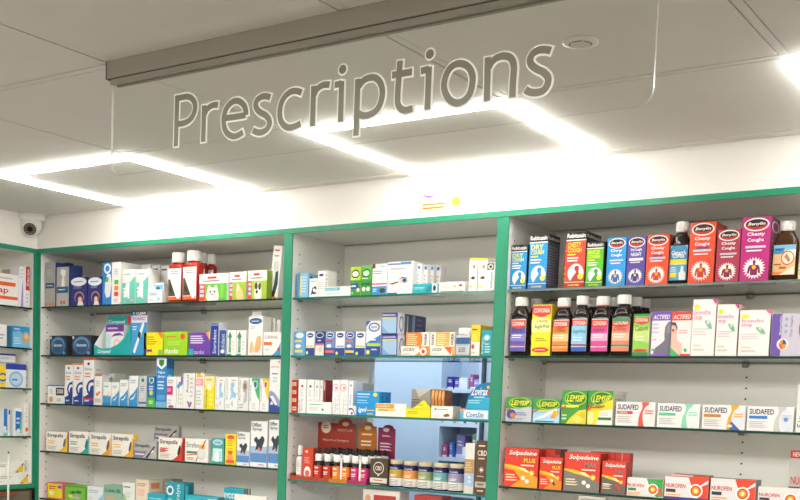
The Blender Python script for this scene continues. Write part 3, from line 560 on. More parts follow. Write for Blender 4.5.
def ZOV():
    a = (2.019, 0.008, 1.622); b = (2.1234, 0.008, 1.622); o = (a[0] + b[0]) / 2; z = a[2]
    t = thing('counter_display', 'blue arched cold sore display card and tray by the green post, third shelf', 'display', (o, 0, z))
    h = (2.071, 0.008, 1.6561)[2] - z; w = b[0] - a[0]
    mb = MB(); mb.chbox(-w / 2, .008, 0, w / 2, .045, h, mat('3fa0cc'), mat('4aaed8'))
    face(mb, [Q(.12, .12, .94, .88, 'eef4f6'), G('e8a050', .0, .7, .2, .9, .2, 1, 0, 1), T('ComSin', .2, .24, .8, .7, '1f6fb0', 'bi'), Q(.2, .18, .8, .22, '6ac0dc')], -w / 2, w / 2, 0, h, .008); mb.build('tray', t)
    pts = xz((2.0154, 0.05, 1.6309), (2.1049, 0.05, 1.6338), (2.0996, 0.05, 1.7409), (2.0834, 0.05, 1.7398), (2.0622, 0.05, 1.7354), (2.0431, 0.05, 1.7237), (2.0277, 0.05, 1.7064), (2.0178, 0.05, 1.6853), (2.014, 0.05, 1.6595))
    mb = MB(); plate(mb, pts, .05, .053, mat('1a7fb4'), o, 0, z); x0, x1, z1 = pts[0][0], pts[1][0], pts[2][1]; z0 = pts[0][1]
    face(mb, [G('35b0cc', 0, .24, 1, .24, 1, .56, .6, .6, .1, .5), T('Zovirax', .18, .62, .86, .86, 'f4f8fa', 'bi'), O(.86, .86, .06, 'f2c02a'), O(.9, .68, .06, 'd8452c'), L(.3, .55, .96, .6, 1, 'e4f0f6'), L(.08, .38, .7, .5, 2, 'a8dcea')], x0 - o, x1 - o, z0 - z, z1 - z, .05); mb.build('header_card', t)
def FLOW():
    z = SHZ['MD']; RED, ORA, MAG = 'a2432f', 'c27324', 'a03058'
    trays = [(289.2, 328.4, RED, 'red'), (329, 349, ORA, 'orange'), (349.6, 368, MAG, 'magenta')]
    k = 0
    for i, (u0, u1, c, nm_) in enumerate(trays):
        a = AT('MD',u0,.01) if False else (TRX[i][0], .01, z); b = (TRX[i][1], .01, z); o = (a[0] + b[0]) / 2; w = b[0] - a[0]; m = mat(c, .45)
        t = thing('counter_display', 'low %s card tray with tall %s header card, holding dropper bottles' % (nm_, ('red', 'orange', 'maroon')[i]), 'display', (o, 0, z), 0, 'dropper bottle display trays')
        mb = MB(); mb.box(-w / 2 + .001, .01, 0, w / 2 - .001, .175, .0015, m); mb.box(-w / 2 + .001, .01, .0015, w / 2 - .001, .012, .013, m); mb.box(-w / 2 + .001, .012, .0015, -w / 2 + .002, .173, .022, m); mb.box(w / 2 - .002, .012, .0015, w / 2 - .001, .173, .022, m); mb.build('tray', t)
        pts = [(x, q) for x, q in HDR[i]]
        mb = MB(); plate(mb, pts, .174, .176, mat(('a33a2a', 'b8691f', '86224a')[i], .45), o, 0, z)
        x0, x1, z0, z1 = min(p[0] for p in pts), max(p[0] for p in pts), min(p[1] for p in pts), max(p[1] for p in pts)
        art = [[O(.22, .84, .135, 'ead8c4'), L(.15, .81, .29, .88, 2, '9a5a44'), E(.74, .9, .09, .035, 'e8c8a0'), T('RESCUE', .54, .78, .92, .82, 'e0b49c'), T("When it's an Emergency", .14, .6, .84, .65, 'f2ded0')], [E(.5, .9, .18, .035, 'f2dcb4'), L(.2, .76, .8, .82, 1, 'f0cf9c'), L(.16, .58, .86, .7, 2, 'f6e2c4')], [E(.46, .91, .18, .035, 'e8c4cc'), L(.24, .78, .76, .83, 1, 'd8a0b0'), L(.14, .54, .86, .7, 3, 'e8c4d0')]][i]
        face(mb, art, x0 - o, x1 - o, z0 - z, z1 - z, .174); mb.build('header_card', t)
        if i: mb = MB(); x = DIV[i - 1] - o; mb.box(x - .004, .0135, .0016, x + .004, .0147, .085, mat('ece6dc')); mb.build('divider', t)
    rows = [('front', .0165), ('second', .056), ('third', .0955), ('rear', .135)]
    for i, c in enumerate(('c83a2a', 'e8892a', 'd0307c')):
        for r_, y in rows:
            for j in (0, 1):
                if i == 0 and j == 0 and r_ != 'front': pass
                DR(DRX[i * 2 + j], y, z + .0017, .0335, .114, 0, '%s-labelled dropper bottle, %s row of tray, %s one' % (('red', 'orange', 'magenta')[i], r_, ('left', 'right')[j]), c, g='dropper bottles in the display trays')
def JARS():
    for u, (c, nm_) in zip(JX, (('c0a04a', 'gold'), ('de9452', 'orange'), ('9aa774', 'sage green'), ('6fa9a8', 'teal'), ('9a93b4', 'lavender'))):
        JAR(u[0], .02, SHZ['MD'], u[1], u[2], 0, 'navy glass jar with beige lid and %s label band' % nm_, c, 'navy jars on the fourth shelf of the middle bay')
# ================================================================ left bay, top shelf
g = 'cartons on the top shelf of the left bay'
B(0.0385,0.0200,2.0220,0.0686,0.1825,0,.07,'medicine_carton','narrow grey carton with small blue badge, first on left bay top shelf','a9aaa6',[Q(.1,.42,.9,.54,'2f5a86'),L(.2,.46,.8,.5,1,'dfe4ea'),E(.2,.06,.1,.05,'c98d52'),E(.5,.06,.1,.05,'c98d52'),E(.8,.06,.1,.05,'c98d52'),L(.2,.7,.8,.85,3,'c3c4c0')],'34447e',g=g)
B(0.1171,0.0200,2.0220,0.0783,0.1620,0,.07,'medicine_carton','silver carton picturing a white spray bottle, on left bay top shelf','b5b5b1',[G('eef0f0',.4,.44,.42,.66,.5,.76,.3,.84,.4,.95,.75,.9,.7,.76,.62,.76,.66,.6,.66,.44),Q(.04,.34,.96,.5,'2f5f80'),L(.15,.4,.85,.45,1,'e6ecf0'),E(.42,.1,.1,.05,'b9743a'),E(.64,.1,.1,.05,'b9743a')],'34447e',g=g)
B(0.0370,0.0950,2.0220,0.0505,0.1907,0,.03,'medicine_carton','tall navy carton standing behind the silver spray carton','3a4a8a',[L(.1,.1,.9,.9,6,'52629c')],g=g)
B(0.0922,0.0950,2.0220,0.0523,0.1763,0,.03,'medicine_carton','navy carton behind, between spray carton and oval-badged navy carton','40508c',[L(.1,.1,.9,.9,6,'5c6ba2')],g=g)
for_navy = [E(.5,.84,.48,.15,'eceef4'),L(.2,.8,.8,.88,1,'8c98bd'),L(.2,.6,.7,.7,2,'8d96c9'),E(.55,.3,.3,.2,'c98a4a'),E(.55,.27,.24,.18,'2b2f7c'),E(.6,.22,.12,.1,'ecc9a0'),G('f3e7d8',.45,0,.5,.16,.75,.16,.85,0)]
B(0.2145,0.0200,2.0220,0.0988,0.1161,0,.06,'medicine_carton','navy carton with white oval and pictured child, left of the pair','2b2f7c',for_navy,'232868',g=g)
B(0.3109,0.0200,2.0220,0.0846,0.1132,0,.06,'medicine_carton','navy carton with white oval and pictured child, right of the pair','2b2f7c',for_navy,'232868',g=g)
B(0.4067,0.0200,2.0220,0.1036,0.1663,0,.13,'thermometer_carton','tall white and blue carton picturing an ear thermometer','f1f0ec',[Q(0,0,.52,1,'2f86cf'),O(.27,.86,.2,'f4f5f6'),O(.27,.86,.12,'2f86cf'),G('e9ebee',.14,.3,.24,.16,.44,.2,.52,.5,.46,.72,.28,.74,.16,.6),O(.24,.6,.1,'3b4a48'),E(.24,.6,.06,.05,'4bbf4e'),Q(.68,.48,.9,.58,'57b93f'),Q(.68,.34,.9,.44,'ef8a2e'),Q(.68,.2,.9,.3,'e2412f'),L(.66,.06,.9,.14,2,'e9a0a0'),L(.66,.7,.92,.85,3,'c8c8c6')],g=g)
teal = [Q(0,0,1,.42,'6cc9b6'),G('6cc9b6',0,.42,1,.42,1,.8,.5,.6,0,.62),G('f5f6f4',.1,.2,.3,.6,.6,.58,.4,.2),L(.14,.82,.8,.9,1,'9ccfd0'),E(.74,.1,.12,.04,'e58cae'),Q(.44,.16,.58,.6,'fbfbfa'),L(.1,.3,.34,.5,2,'f5f6f4')]
B(0.5047,0.0200,2.0220,0.0726,0.1346,0,.06,'medicine_carton','white and mint test-stick carton beside the ear thermometer carton','f2f2ee',teal,g=g)
B(0.5796,0.0200,2.0220,0.0684,0.1334,0,.06,'medicine_carton','white and mint test-stick carton, second from the thermometer carton','f2f2ee',teal,g=g)
B(0.4950,0.1200,2.0220,0.0507,0.1656,0,.08,'medicine_carton','white carton with dark top print behind mint cartons, left','efeeea',[L(.1,.86,.9,.94,1,'4a4a48'),Q(0,.1,1,.3,'8fd0c0')],g=g)
B(0.5521,0.1200,2.0220,0.0471,0.1613,0,.08,'medicine_carton','white carton with dark top print behind mint cartons, middle','efeeea',[L(.1,.86,.9,.94,1,'4a4a48'),Q(0,.1,1,.3,'8fd0c0')],g=g)
B(0.6007,0.1200,2.0220,0.0432,0.1573,0,.08,'medicine_carton','white carton with dark top print behind mint cartons, right','efeeea',[L(.1,.86,.9,.94,1,'4a4a48'),Q(0,.1,1,.3,'8fd0c0')],g=g)
B(0.6269,0.0600,2.0220,0.0569,0.0830,0,.04,'medicine_carton','small white carton with blue panels behind a lower white one','f0f1f0',[Q(.05,.3,.95,.9,'6db9e0'),E(.5,.62,.2,.2,'2b5a8a'),L(.1,.1,.8,.25,1,'c8d0d6')],g=g)
B(0.6493,0.0180,2.0220,0.0748,0.0515,0,.03,'medicine_carton','little white carton with pale blue lettering in front of mint cartons','f4f4f1',[L(.12,.55,.8,.8,2,'6aa7cc'),L(.1,.15,.5,.35,2,'c9ccce'),E(.8,.3,.1,.15,'a8d4ea')],g=g)
shm = [Q(0,0,1,.1,'e9692f'),G('5a5040',.02,.12,.62,.12,.16,.66,.02,.66),G('3c352a',.1,.3,.5,.14,.2,.55),L(.2,.8,.85,.93,2,'9a9a98'),E(.82,.1,.14,.07,'f4efe8')]
g = 'red bottles on the top shelf of the left bay'
V(0.7511,0.0200,2.0220,0.0721,0.1879,0,'red pet shampoo bottle with white cap, front row, left one','a8261e','f4f2ee',shm,lz=(.05,.68),sh=.72,nk=.6,cw=.7,ch=.2,g=g,name='shampoo_bottle')
V(0.8290,0.0200,2.0220,0.0736,0.1912,0,'red pet shampoo bottle with white cap, front row, right one','a8261e','f4f2ee',shm,lz=(.05,.68),sh=.72,nk=.6,cw=.7,ch=.2,g=g,name='shampoo_bottle')
V(0.7384,0.1100,2.0220,0.0527,0.1941,0,'red shampoo bottle in the rear row, mostly hidden, leftmost','a8261e','f4f2ee',shm,lz=(.05,.68),sh=.72,nk=.6,cw=.7,ch=.2,g=g,name='shampoo_bottle')
V(0.7971,0.1100,2.0220,0.0493,0.1965,0,'red shampoo bottle in the rear row, second from left','a8261e','f4f2ee',shm,lz=(.05,.68),sh=.72,nk=.6,cw=.7,ch=.2,g=g,name='shampoo_bottle')
V(0.8265,0.1300,2.0220,0.0413,0.1928,0,'red shampoo bottle in the rear row, rightmost, above cat carton','a8261e','f4f2ee',shm,lz=(.05,.68),sh=.72,nk=.6,cw=.7,ch=.2,g=g,name='shampoo_bottle')
g = 'pet treatment cartons on the top shelf'
pet = [Q(0,.02,1,.64,'6dbb4a'),Q(0,.02,.22,.64,'e4483a'),Q(.04,.48,.18,.58,'9fd0ea'),Q(.04,.32,.18,.42,'9fd0ea'),Q(.04,.16,.18,.26,'9fd0ea'),Q(.3,.82,.62,.9,'d84a40'),L(.14,.7,.9,.78,1,'8a8a88')]
B(0.9485,0.0200,2.0220,0.1405,0.0998,0,.06,'pet_treatment_carton','wide white and green carton picturing a white cat','f4f3ee',pet+[H('f0e6de',.3,.04,.32,.5,.38,.58,.44,.5,.54,.5,.6,.58,.66,.5,.7,.04),E(.42,.34,.03,.04,'3c3a34'),E(.56,.34,.03,.04,'3c3a34'),E(.49,.24,.04,.03,'b58a86'),Q(.78,.1,.88,.58,'7ed04f')],g=g)
B(1.0685,0.0200,2.0220,0.0804,0.1012,0,.06,'pet_treatment_carton','white and green carton picturing a ginger cat, between two others','f4f3ee',pet+[Q(.2,.02,1,.64,'9cba3c'),H('ecc48a',.5,.02,.42,.3,.5,.6,.62,.5,.8,.3,.86,.02),G('f2e2cf',.46,.3,.5,.6,.58,.52,.6,.34)],g=g)
B(1.1605,0.0200,2.0220,0.0899,0.1034,0,.06,'pet_treatment_carton','white and green carton picturing a black and white puppy','f4f3ee',pet+[Q(.24,.02,1,.64,'a9c044'),H('ece6da',.4,.02,.38,.34,.5,.56,.7,.5,.72,.02),E(.46,.46,.08,.12,'4a4238'),E(.64,.44,.07,.12,'4a4238'),E(.5,.26,.06,.06,'2f2a26')],'8fae35',g=g)
B(1.2084,0.0500,2.0220,0.0415,0.1915,0,.03,'grooming_pack','tall white leaning pack picturing dark clippers by the green post','f3f1ee',[L(.2,.88,.8,.95,1,'d84a40'),L(.2,.78,.8,.85,1,'a8a8a6'),G('2d4456',.3,.08,.6,.02,.9,.3,.8,.6,.55,.66,.5,.3),E(.55,.62,.34,.1,'dcdcd8'),Q(.1,.0,.9,.06,'e9692f'),Q(.3,.06,.6,.16,'2a2a2a')],tilt=.1)
# ================================================================ left bay, second shelf
g = 'cartons on the second shelf of the left bay'
disc = [Q(0,0,1,1,'2d3038'),E(.5,.5,.46,.46,'3f6690'),E(.5,.52,.38,.38,'6d9cc4'),E(.5,.46,.34,.34,'34557c'),T('dusxex',.24,.44,.76,.6,'e6ebf2','b'),Q(.03,.82,.12,.95,'d5d8dd'),E(.86,.12,.08,.08,'4fa0d8')]
B(0.0935,0.0200,1.8220,0.1047,0.0809,0,.05,'condom_carton','dark carton with blue glowing disc, left of the two','2d3038',disc,g='dark blue-disc cartons')
B(0.2372,0.0200,1.8220,0.1190,0.0812,0,.06,'condom_carton','dark carton with blue glowing disc, nearer the teal display','2d3038',disc,g='dark blue-disc cartons')
DISP()
B(0.5666,0.0200,1.8220,0.0871,0.1716,0,.08,'test_kit_carton','tall blue carton with black top picturing a slanted white test stick','3f9bd2',[Q(0,.74,1,1,'e9e3ee'),Q(0,.9,1,1,'26262c'),T('CLEAR',.3,.92,.94,.98,'f4f4f4','b'),O(.16,.95,.08,'4aa8dc'),T('PREGNANCY',.06,.79,.92,.88,'7d4a9a','b'),G('f6f6f6',.14,.08,.26,.04,.84,.68,.8,.76,.7,.72),G('26364c',.42,.44,.56,.36,.64,.5,.5,.56),L(.1,.56,.4,.68,2,'cfe6f4')],'8a8f96',g=g)
tag_b = lambda c1, c2: [L(.1,.55,.8,.88,4,c2),X(.14,.2,.16,.07,5,c1),L(.3,.1,.9,.26,1,'f4f0e4')]
B(0.6432,0.0200,1.8220,0.1022,0.0883,0,.035,'medicine_carton','bright yellow carton with orange corner in front of test kit','f3e21c',[L(.1,.45,.75,.85,4,'b8a818'),G('ef7a2c',.74,1,1,1,1,.74,.9,.78),X(.1,.18,.14,.06,5,'6a3f94'),Q(.2,.16,.46,.26,'6a3f94'),Q(.8,0,1,.25,'7ed04a')],g=g)
B(0.7622,0.0200,1.8220,0.1219,0.0898,0,.035,'medicine_carton','lime green carton with white wavy writing beside yellow carton','9bd226',[L(.1,.74,.66,.84,1,'e0692c'),O(.82,.8,.1,'e8562e'),T('thanks',.02,.08,.64,.3,'f2f6e4','bi'),L(.16,.42,.8,.62,3,'bfe26a')],g=g)
B(0.8855,0.0200,1.8220,0.1082,0.0862,0,.035,'medicine_carton','purple carton with white print and cut orange corner','6d43a4',[L(.08,.5,.8,.88,4,'e9e2f2'),G('f0983c',.78,1,1,1,1,.62),G('f4eee0',.94,1,1,1,1,.7),Q(0,0,.22,.28,'1fb0b4'),T('tanka',.26,.06,.74,.24,'d9d0ec','i')],g=g)
B(0.9614,0.0200,1.8220,0.0406,0.1194,0,.05,'toothpaste_carton','tall navy carton with upright white lettering','2c3f94',[T('Steradent',.3,.06,.72,.8,'eef0f6','v'),Q(0,.92,1,.96,'8f9ccc')],'d9dbe6',g=g)
B(1.0022,0.0200,1.8220,0.0342,0.0934,0,.05,'toothpaste_carton','shorter navy carton with upright lettering beside taller navy carton','2f5090',[T('Polident',.24,.1,.8,.85,'cfe0f0','v'),E(.5,.16,.3,.08,'e9eef4')],'c9d2e2',g=g)
arrow = [G('2f8a5c',.18,.12,.18,.72,.04,.72,.3,.96,.56,.72,.44,.72,.44,.12),T('colgate',.22,.16,.4,.66,'e9f2ec','v'),L(.6,.2,.9,.6,3,'d5d5d0'),Q(0,0,.5,.07,'2fa58a')]
B(1.0455,0.0200,1.8220,0.0426,0.0919,0,.06,'medicine_carton','white carton with dark green upward arrow, left of two','f3f2ee',arrow,g=g)
B(1.0917,0.0200,1.8220,0.0459,0.0911,0,.06,'medicine_carton','white carton with dark green upward arrow, right of two','f3f2ee',arrow,g=g)
B(1.1155,0.0750,1.8220,0.0452,0.1627,0,.03,'foot_care_pack','white hanging pack with punched tab behind foot carton','edecea',[Q(.2,.84,.8,.9,'8a8a88'),L(.1,.4,.9,.7,4,'cfcfca')],g=g)
B(1.1578,0.0200,1.8220,0.0674,0.1398,0,.05,'foot_care_carton','tall white carton with blue oval badge picturing bare feet','f4f3f0',[E(.5,.88,.44,.08,'2f62a4'),L(.2,.86,.8,.9,1,'e9eef4'),L(.14,.68,.5,.76,2,'b5b8ba'),H('e9c08a',.1,.08,.16,.3,.3,.36,.34,.1),H('e9b67a',.5,.12,.6,.44,.86,.5,.94,.3,.76,.1),G('f0d2a8',.3,.1,.44,.3,.5,.1)],g=g)
B(1.1540,0.0750,1.8220,0.0160,0.1418,0,.03,'foot_care_pack','thin white hanging pack behind nail carton, first from the feet carton','e9e8e4',[Q(.2,.1,.5,.9,'c9c8c2')],g=g)
B(1.1752,0.0750,1.8220,0.0168,0.1384,0,.03,'foot_care_pack','thin white hanging pack behind nail carton, second from the feet carton','e9e8e4',[Q(.2,.1,.5,.9,'c9c8c2')],g=g)
B(1.1963,0.0750,1.8220,0.0159,0.1350,0,.03,'foot_care_pack','thin white hanging pack behind nail carton, third from the feet carton','e9e8e4',[Q(.2,.1,.5,.9,'c9c8c2')],g=g)
B(1.2182,0.0750,1.8220,0.0185,0.1302,0,.03,'foot_care_pack','thin white hanging pack behind nail carton, fourth from the feet carton','e9e8e4',[Q(.2,.1,.5,.9,'c9c8c2')],g=g)
B(1.2356,0.0200,1.8220,0.0806,0.0829,0,.03,'nail_treatment_carton','low white carton with orange pill mark and blue corner by the post','f5f4f1',[T('CURANAIL',.08,.72,.84,.86,'55606a'),Q(.04,.44,.5,.58,'e9763c'),L(.5,.46,.6,.56,1,'f0c8a8'),L(.1,.2,.4,.32,1,'d0d0cc'),G('3fa4d2',.5,0,1,0,1,.56,.86,.3,.7,.14),E(.88,.26,.06,.08,'d83a30')],g=g)
# ================================================================ left bay, third shelf
g = 'cartons on the third shelf of the left bay'
B(0.0844,0.0200,1.6220,0.1053,0.0769,0,.05,'medicine_carton','squat white carton with black number panel on third shelf, left end','f1f0ec',[Q(.48,.44,.98,.86,'33343a'),T('300',.54,.54,.92,.78,'eceae4','b'),Q(0,.93,1,1,'4a6fae'),E(.2,.22,.12,.16,'d8a070'),L(.1,.5,.36,.8,3,'c4c8cc'),L(.55,.1,.9,.3,2,'b9a58a')],g=g)
wg = 'nasal spray cartons with navy wave'
B(0.1623,0.0200,1.6220,0.0485,0.1673,0,.05,'nasal_spray_carton','white carton with navy wave and orange top, first of two slim ones','f4f3f0',wave('b98250'),g=wg)
B(0.2185,0.0200,1.6220,0.0575,0.1678,0,.05,'nasal_spray_carton','white carton with navy wave and orange top, second of two slim ones','f4f3f0',wave('ee7a34'),g=wg)
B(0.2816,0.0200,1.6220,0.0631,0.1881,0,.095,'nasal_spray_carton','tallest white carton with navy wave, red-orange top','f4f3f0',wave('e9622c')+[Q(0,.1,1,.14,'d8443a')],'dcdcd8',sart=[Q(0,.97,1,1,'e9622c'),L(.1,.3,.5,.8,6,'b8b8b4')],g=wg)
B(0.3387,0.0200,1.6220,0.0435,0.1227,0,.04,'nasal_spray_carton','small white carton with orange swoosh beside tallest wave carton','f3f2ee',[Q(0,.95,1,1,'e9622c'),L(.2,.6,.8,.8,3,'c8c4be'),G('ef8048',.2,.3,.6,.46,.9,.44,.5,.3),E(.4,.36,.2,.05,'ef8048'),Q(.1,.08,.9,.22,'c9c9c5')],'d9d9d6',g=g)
B(0.3240,0.1000,1.6220,0.0414,0.1305,0,.06,'nasal_spray_carton','plain pale carton half hidden behind the blue-based cartons','e4e4e0',[L(.2,.5,.8,.9,3,'c8c8c4')],g=g)
dg = 'white and blue diagonal cartons'
B(0.3909,0.0200,1.6220,0.0452,0.0930,0,.04,'nasal_drops_carton','white carton with blue base and yellow drop, shortest slim carton','f3f4f3',[Q(0,0,1,.4,'3d97d0'),G('3d97d0',0,.4,.3,.46,1,.4),E(.35,.5,.12,.12,'f3f4f3'),E(.7,.5,.12,.12,'f0e3b0'),L(.14,.76,.86,.88,1,'9ab0c8'),Q(0,0,1,.1,'2b7fc2')],g=dg)
B(0.4382,0.0200,1.6220,0.0436,0.0934,0,.04,'nasal_drops_carton','white carton with blue diagonal wave, shortest of three alike','f3f4f3',diag('3d97d0'),g=dg)
B(0.4876,0.0200,1.6220,0.0464,0.1040,0,.04,'nasal_drops_carton','white carton with blue diagonal wave, middle height of three','f3f4f3',diag('3d97d0'),g=dg)
B(0.5405,0.0200,1.6220,0.0496,0.1202,0,.04,'nasal_drops_carton','white carton with blue diagonal wave, tallest of three alike','f3f4f3',diag('3d97d0'),g=dg)
shl = lambda c: [G('f3f4f3',.2,.94,.8,.94,.8,.82,.5,.74,.2,.82),G('2f8a4c',.28,.92,.72,.92,.72,.83,.5,.77,.28,.83)]
B(0.5922,0.0200,1.6220,0.0429,0.1209,0,.04,'inhaler_carton','silver slim carton with green shield badge','c9cdd2',shl(0)+[L(.2,.5,.8,.68,3,'8f9ab0'),L(.16,.28,.84,.44,2,'e2e4e8'),Q(0,.1,1,.16,'4a5f9c')],'b0b4b8',g=g)
B(0.6396,0.0200,1.6220,0.0407,0.1211,0,.04,'inhaler_carton','blue and bright green slim carton with shield badge','2f74be',shl(0)+[Q(0,0,1,.3,'52bb3c'),E(.5,.46,.26,.08,'cfd84a'),L(.2,.54,.8,.7,2,'dfe8f2'),L(.2,.1,.8,.22,2,'e9f4dc')],g=g)
B(0.6923,0.0200,1.6220,0.0568,0.1878,0,.04,'throat_spray_carton','tall blue carton with white shield top and white spray lettering','2f86cc',[G('f3f4f3',.04,1,.96,1,.96,.86,.5,.78,.04,.86),G('2f8a4c',.26,.98,.74,.98,.74,.89,.5,.83,.26,.89),T('Vapo',.16,.68,.84,.75,'f4f6fa','bi'),T('Spray',.14,.6,.9,.66,'f4f6fa','bi'),L(.16,.36,.84,.56,3,'cfe4f4'),Q(0,0,1,.12,'7db4dc'),Q(.1,.16,.9,.26,'5aa2d6')],'3a94cc',sart=[Q(0,.8,1,1,'2a6a9c'),L(.2,.2,.8,.7,5,'7fc0e4')],g=g)
B(0.7464,0.0200,1.6220,0.0496,0.1190,0,.04,'medicine_carton','white carton with magenta square and thin print','f4f2f0',[Q(0,.42,.66,.7,'cc2f7c'),L(.06,.52,.6,.64,2,'f0c8da'),L(.1,.78,.8,.92,2,'b5b5b2'),L(.1,.1,.6,.3,2,'d0cecb'),E(.5,.05,.3,.04,'b84a8c')],g=g)
B(0.7897,0.0200,1.6220,0.0339,0.1192,0,.05,'medicine_carton','slim white carton with blue swirl and upright green print','f2f2ef',[G('4f9fd8',0,.7,.5,.86,1,.76,.6,.7,.3,.6),T('vitality',.22,.12,.5,.6,'86b466','v'),Q(.7,.78,1,1,'8a4a94'),L(.6,.1,.9,.5,3,'c8c8c4')],g=g)
B(0.8374,0.0200,1.6220,0.0597,0.1341,0,.06,'medicine_carton','white carton with dark upright lettering and purple heart','f0eeec',[T('Anusol',.26,.44,.48,.94,'4a4a52','v'),G('7d4a8c',.34,.22,.46,.1,.56,.02,.66,.06,.8,.18,.7,.2,.58,.14,.48,.2),G('b890c0',.42,.16,.56,.07,.68,.15,.56,.12),L(.6,.3,.9,.9,5,'d0cecb')],'e2e0de',g=g)
B(0.8926,0.0200,1.6220,0.0425,0.1327,0,.06,'medicine_carton','white carton with pink panel and yellow top','f3f1ec',[Q(.1,.88,.6,1,'f2c92e'),Q(.06,.66,.94,.86,'f2a8b0'),L(.16,.7,.8,.82,2,'fbe0e2'),L(.1,.1,.8,.55,5,'d4d1cc'),L(.66,.9,.9,.96,1,'8a6a3a')],g=g)
B(0.9421,0.0200,1.6220,0.0520,0.1231,0,.06,'medicine_carton','yellow carton with pale top and dark upright lettering','f1df1e',[Q(0,.72,1,1,'efe6a4'),E(.5,.68,.26,.1,'f7f3d6'),G('f3efc8',.4,.7,.7,.86,.8,.7),T('femodine',.1,.05,.28,.58,'4a4418','v'),L(.5,.1,.9,.5,3,'f7ef8a'),L(.2,.86,.8,.94,1,'d8b83a')],g=g)
blot = lambda c, c2: [T('ACCUVIT',.1,.3,.24,.95,c2,'v'),H(c,.4,.3,.6,.4,.8,.36,.9,.5,.7,.56,.6,.72,.44,.66,.5,.5),G(c,.5,.2,.66,.1,.6,.3),E(.6,.76,.14,.08,c),L(.1,.06,.5,.2,2,'d0d0cc'),L(.5,.86,.9,.94,1,'e9b090')]
B(0.9926,0.0200,1.6220,0.0458,0.1209,0,.06,'medicine_carton','white carton with light blue splash, narrower of the two','f3f3f1',blot('9fd0e8','7f9cc0'),g=g)
B(1.0497,0.0200,1.6220,0.0645,0.1224,0,.06,'medicine_carton','white carton with light blue splash, wider of the two','f3f3f1',blot('8ec8e6','5f7fb4'),'e4e4e2',g=g)
B(1.1079,0.0200,1.6220,0.0487,0.1195,0,.06,'medicine_carton','white and grey carton with grey ringed picture','ecebe8',[T('ACTIVAL',.08,.3,.22,.95,'4a5f8a','v'),E(.66,.74,.26,.2,'b9b4b0'),E(.66,.74,.14,.1,'8f6f66'),G('c4c6c8',.5,.2,.9,.3,.9,.6,.6,.5),L(.1,.06,.6,.22,2,'b0b0ae')],g=g)
B(1.1595,0.0200,1.6220,0.0488,0.1179,0,.06,'medicine_carton','white carton with green upper corner and blue shield','f3f3f0',[G('4cb374',.2,1,1,1,1,.34,.8,.44,.5,.7),G('f3f3f0',.4,.92,.8,.92,.8,.76,.6,.66,.4,.76),G('2f6ab0',.46,.9,.74,.9,.74,.78,.6,.7,.46,.78),T('SECURE',.1,.3,.2,.8,'5f6f8a','v'),L(.3,.06,.8,.26,3,'cfcfcb')],g=g)
B(1.2067,0.0200,1.6220,0.0417,0.1176,0,.06,'medicine_carton','white carton with yellow upper corner and orange shield','f3f3f0',[G('f3cf22',.2,1,1,1,1,.34,.8,.44,.5,.7),G('f3f3f0',.44,.92,.84,.92,.84,.76,.64,.66,.44,.76),G('e05a2c',.5,.9,.78,.9,.78,.78,.64,.7,.5,.78),T('SECURE',.1,.3,.2,.8,'6f6f8a','v'),L(.3,.06,.8,.26,3,'cfcfcb')],g=g)
B(1.2542,0.0200,1.6220,0.0521,0.1864,0,.06,'nasal_spray_carton','tall white carton with navy swirls at base, beside the post','f4f4f2',[T('stérimar',.1,.84,.84,.89,'e08a4a'),L(.2,.7,.8,.76,1,'7f9fc8'),L(.3,.56,.8,.68,2,'c8d2de'),H('3a4f9e',-.1,-.1,1.1,-.1,1.1,.14,.6,.13,.3,.22,-.1,.3),H('8fa6d2',0,.3,.4,.3,.9,.1,1,.2,.5,.36,.1,.4),G('f4f4f2',.1,.14,.4,.14,.3,.22),E(.84,.95,.06,.02,'e08a4a')],g=g)
# ================================================================ left bay, fourth shelf
g = 'lozenge cartons on the fourth shelf'
cr = 'f5f0e6'
B(0.0906,0.0200,1.4220,0.1344,0.0834,0,.03,'lozenge_carton','cream lozenge carton with yellow swoosh at left end of row',cr,lozenge('f2c12e','6a6a6a'),'b5706a',g=g)
B(0.2275,0.0200,1.4220,0.1232,0.0882,0,.03,'lozenge_carton','cream lozenge carton with teal swoosh, only teal one in row',cr,lozenge('3aa8a4','2f6f74'),g=g)
B(0.3554,0.0200,1.4220,0.1216,0.0884,0,.03,'lozenge_carton','cream lozenge carton with orange-yellow swoosh, third along',cr,lozenge('f0a02a','5a5a5e'),g=g)
B(0.4840,0.0200,1.4220,0.1193,0.0891,0,.03,'lozenge_carton','cream lozenge carton with yellow swoosh and yellow side, fourth along',cr,lozenge('f2b02a','4a5a70'),'f0cf4a',g=g)
sg = [Q(0,.0,1,.42,'8a80a0'),G('b8b8b4',.4,0,1,0,1,.42,.6,.42),L(.06,.14,.5,.3,1,'efeaf4'),G('3a3a3e',.5,0,.62,.02,.96,.7,.9,.74),G('f4f4f2',.74,.3,.84,.5,.9,.42),T('Strepsils',.06,.58,.72,.84,'2b2b30','b')]
B(0.6107,0.0200,1.4220,0.1242,0.0664,0,.03,'lozenge_carton','grey lozenge carton with mauve band, lower front one','b4b4b0',sg,g=g)
B(0.6875,0.0900,1.4220,0.1297,0.0743,0,.03,'lozenge_carton','lozenge carton under the raised grey one, behind red swoosh carton','b4b4b0',sg,g=g)
B(0.6545,0.0900,1.4957,0.1335,0.0555,0,.02,'lozenge_carton','grey lozenge carton with mauve band, raised at the back','b4b4b0',sg,g=g)
B(0.7471,0.0200,1.4220,0.1272,0.0870,0,.03,'lozenge_carton','white lozenge carton with red swoosh, beside the honey-disc carton','f3eee6',lozenge('d8402c','2a2a2e')+[L(.06,.3,.4,.5,2,'d86a5c')],'d4493c',g=g)
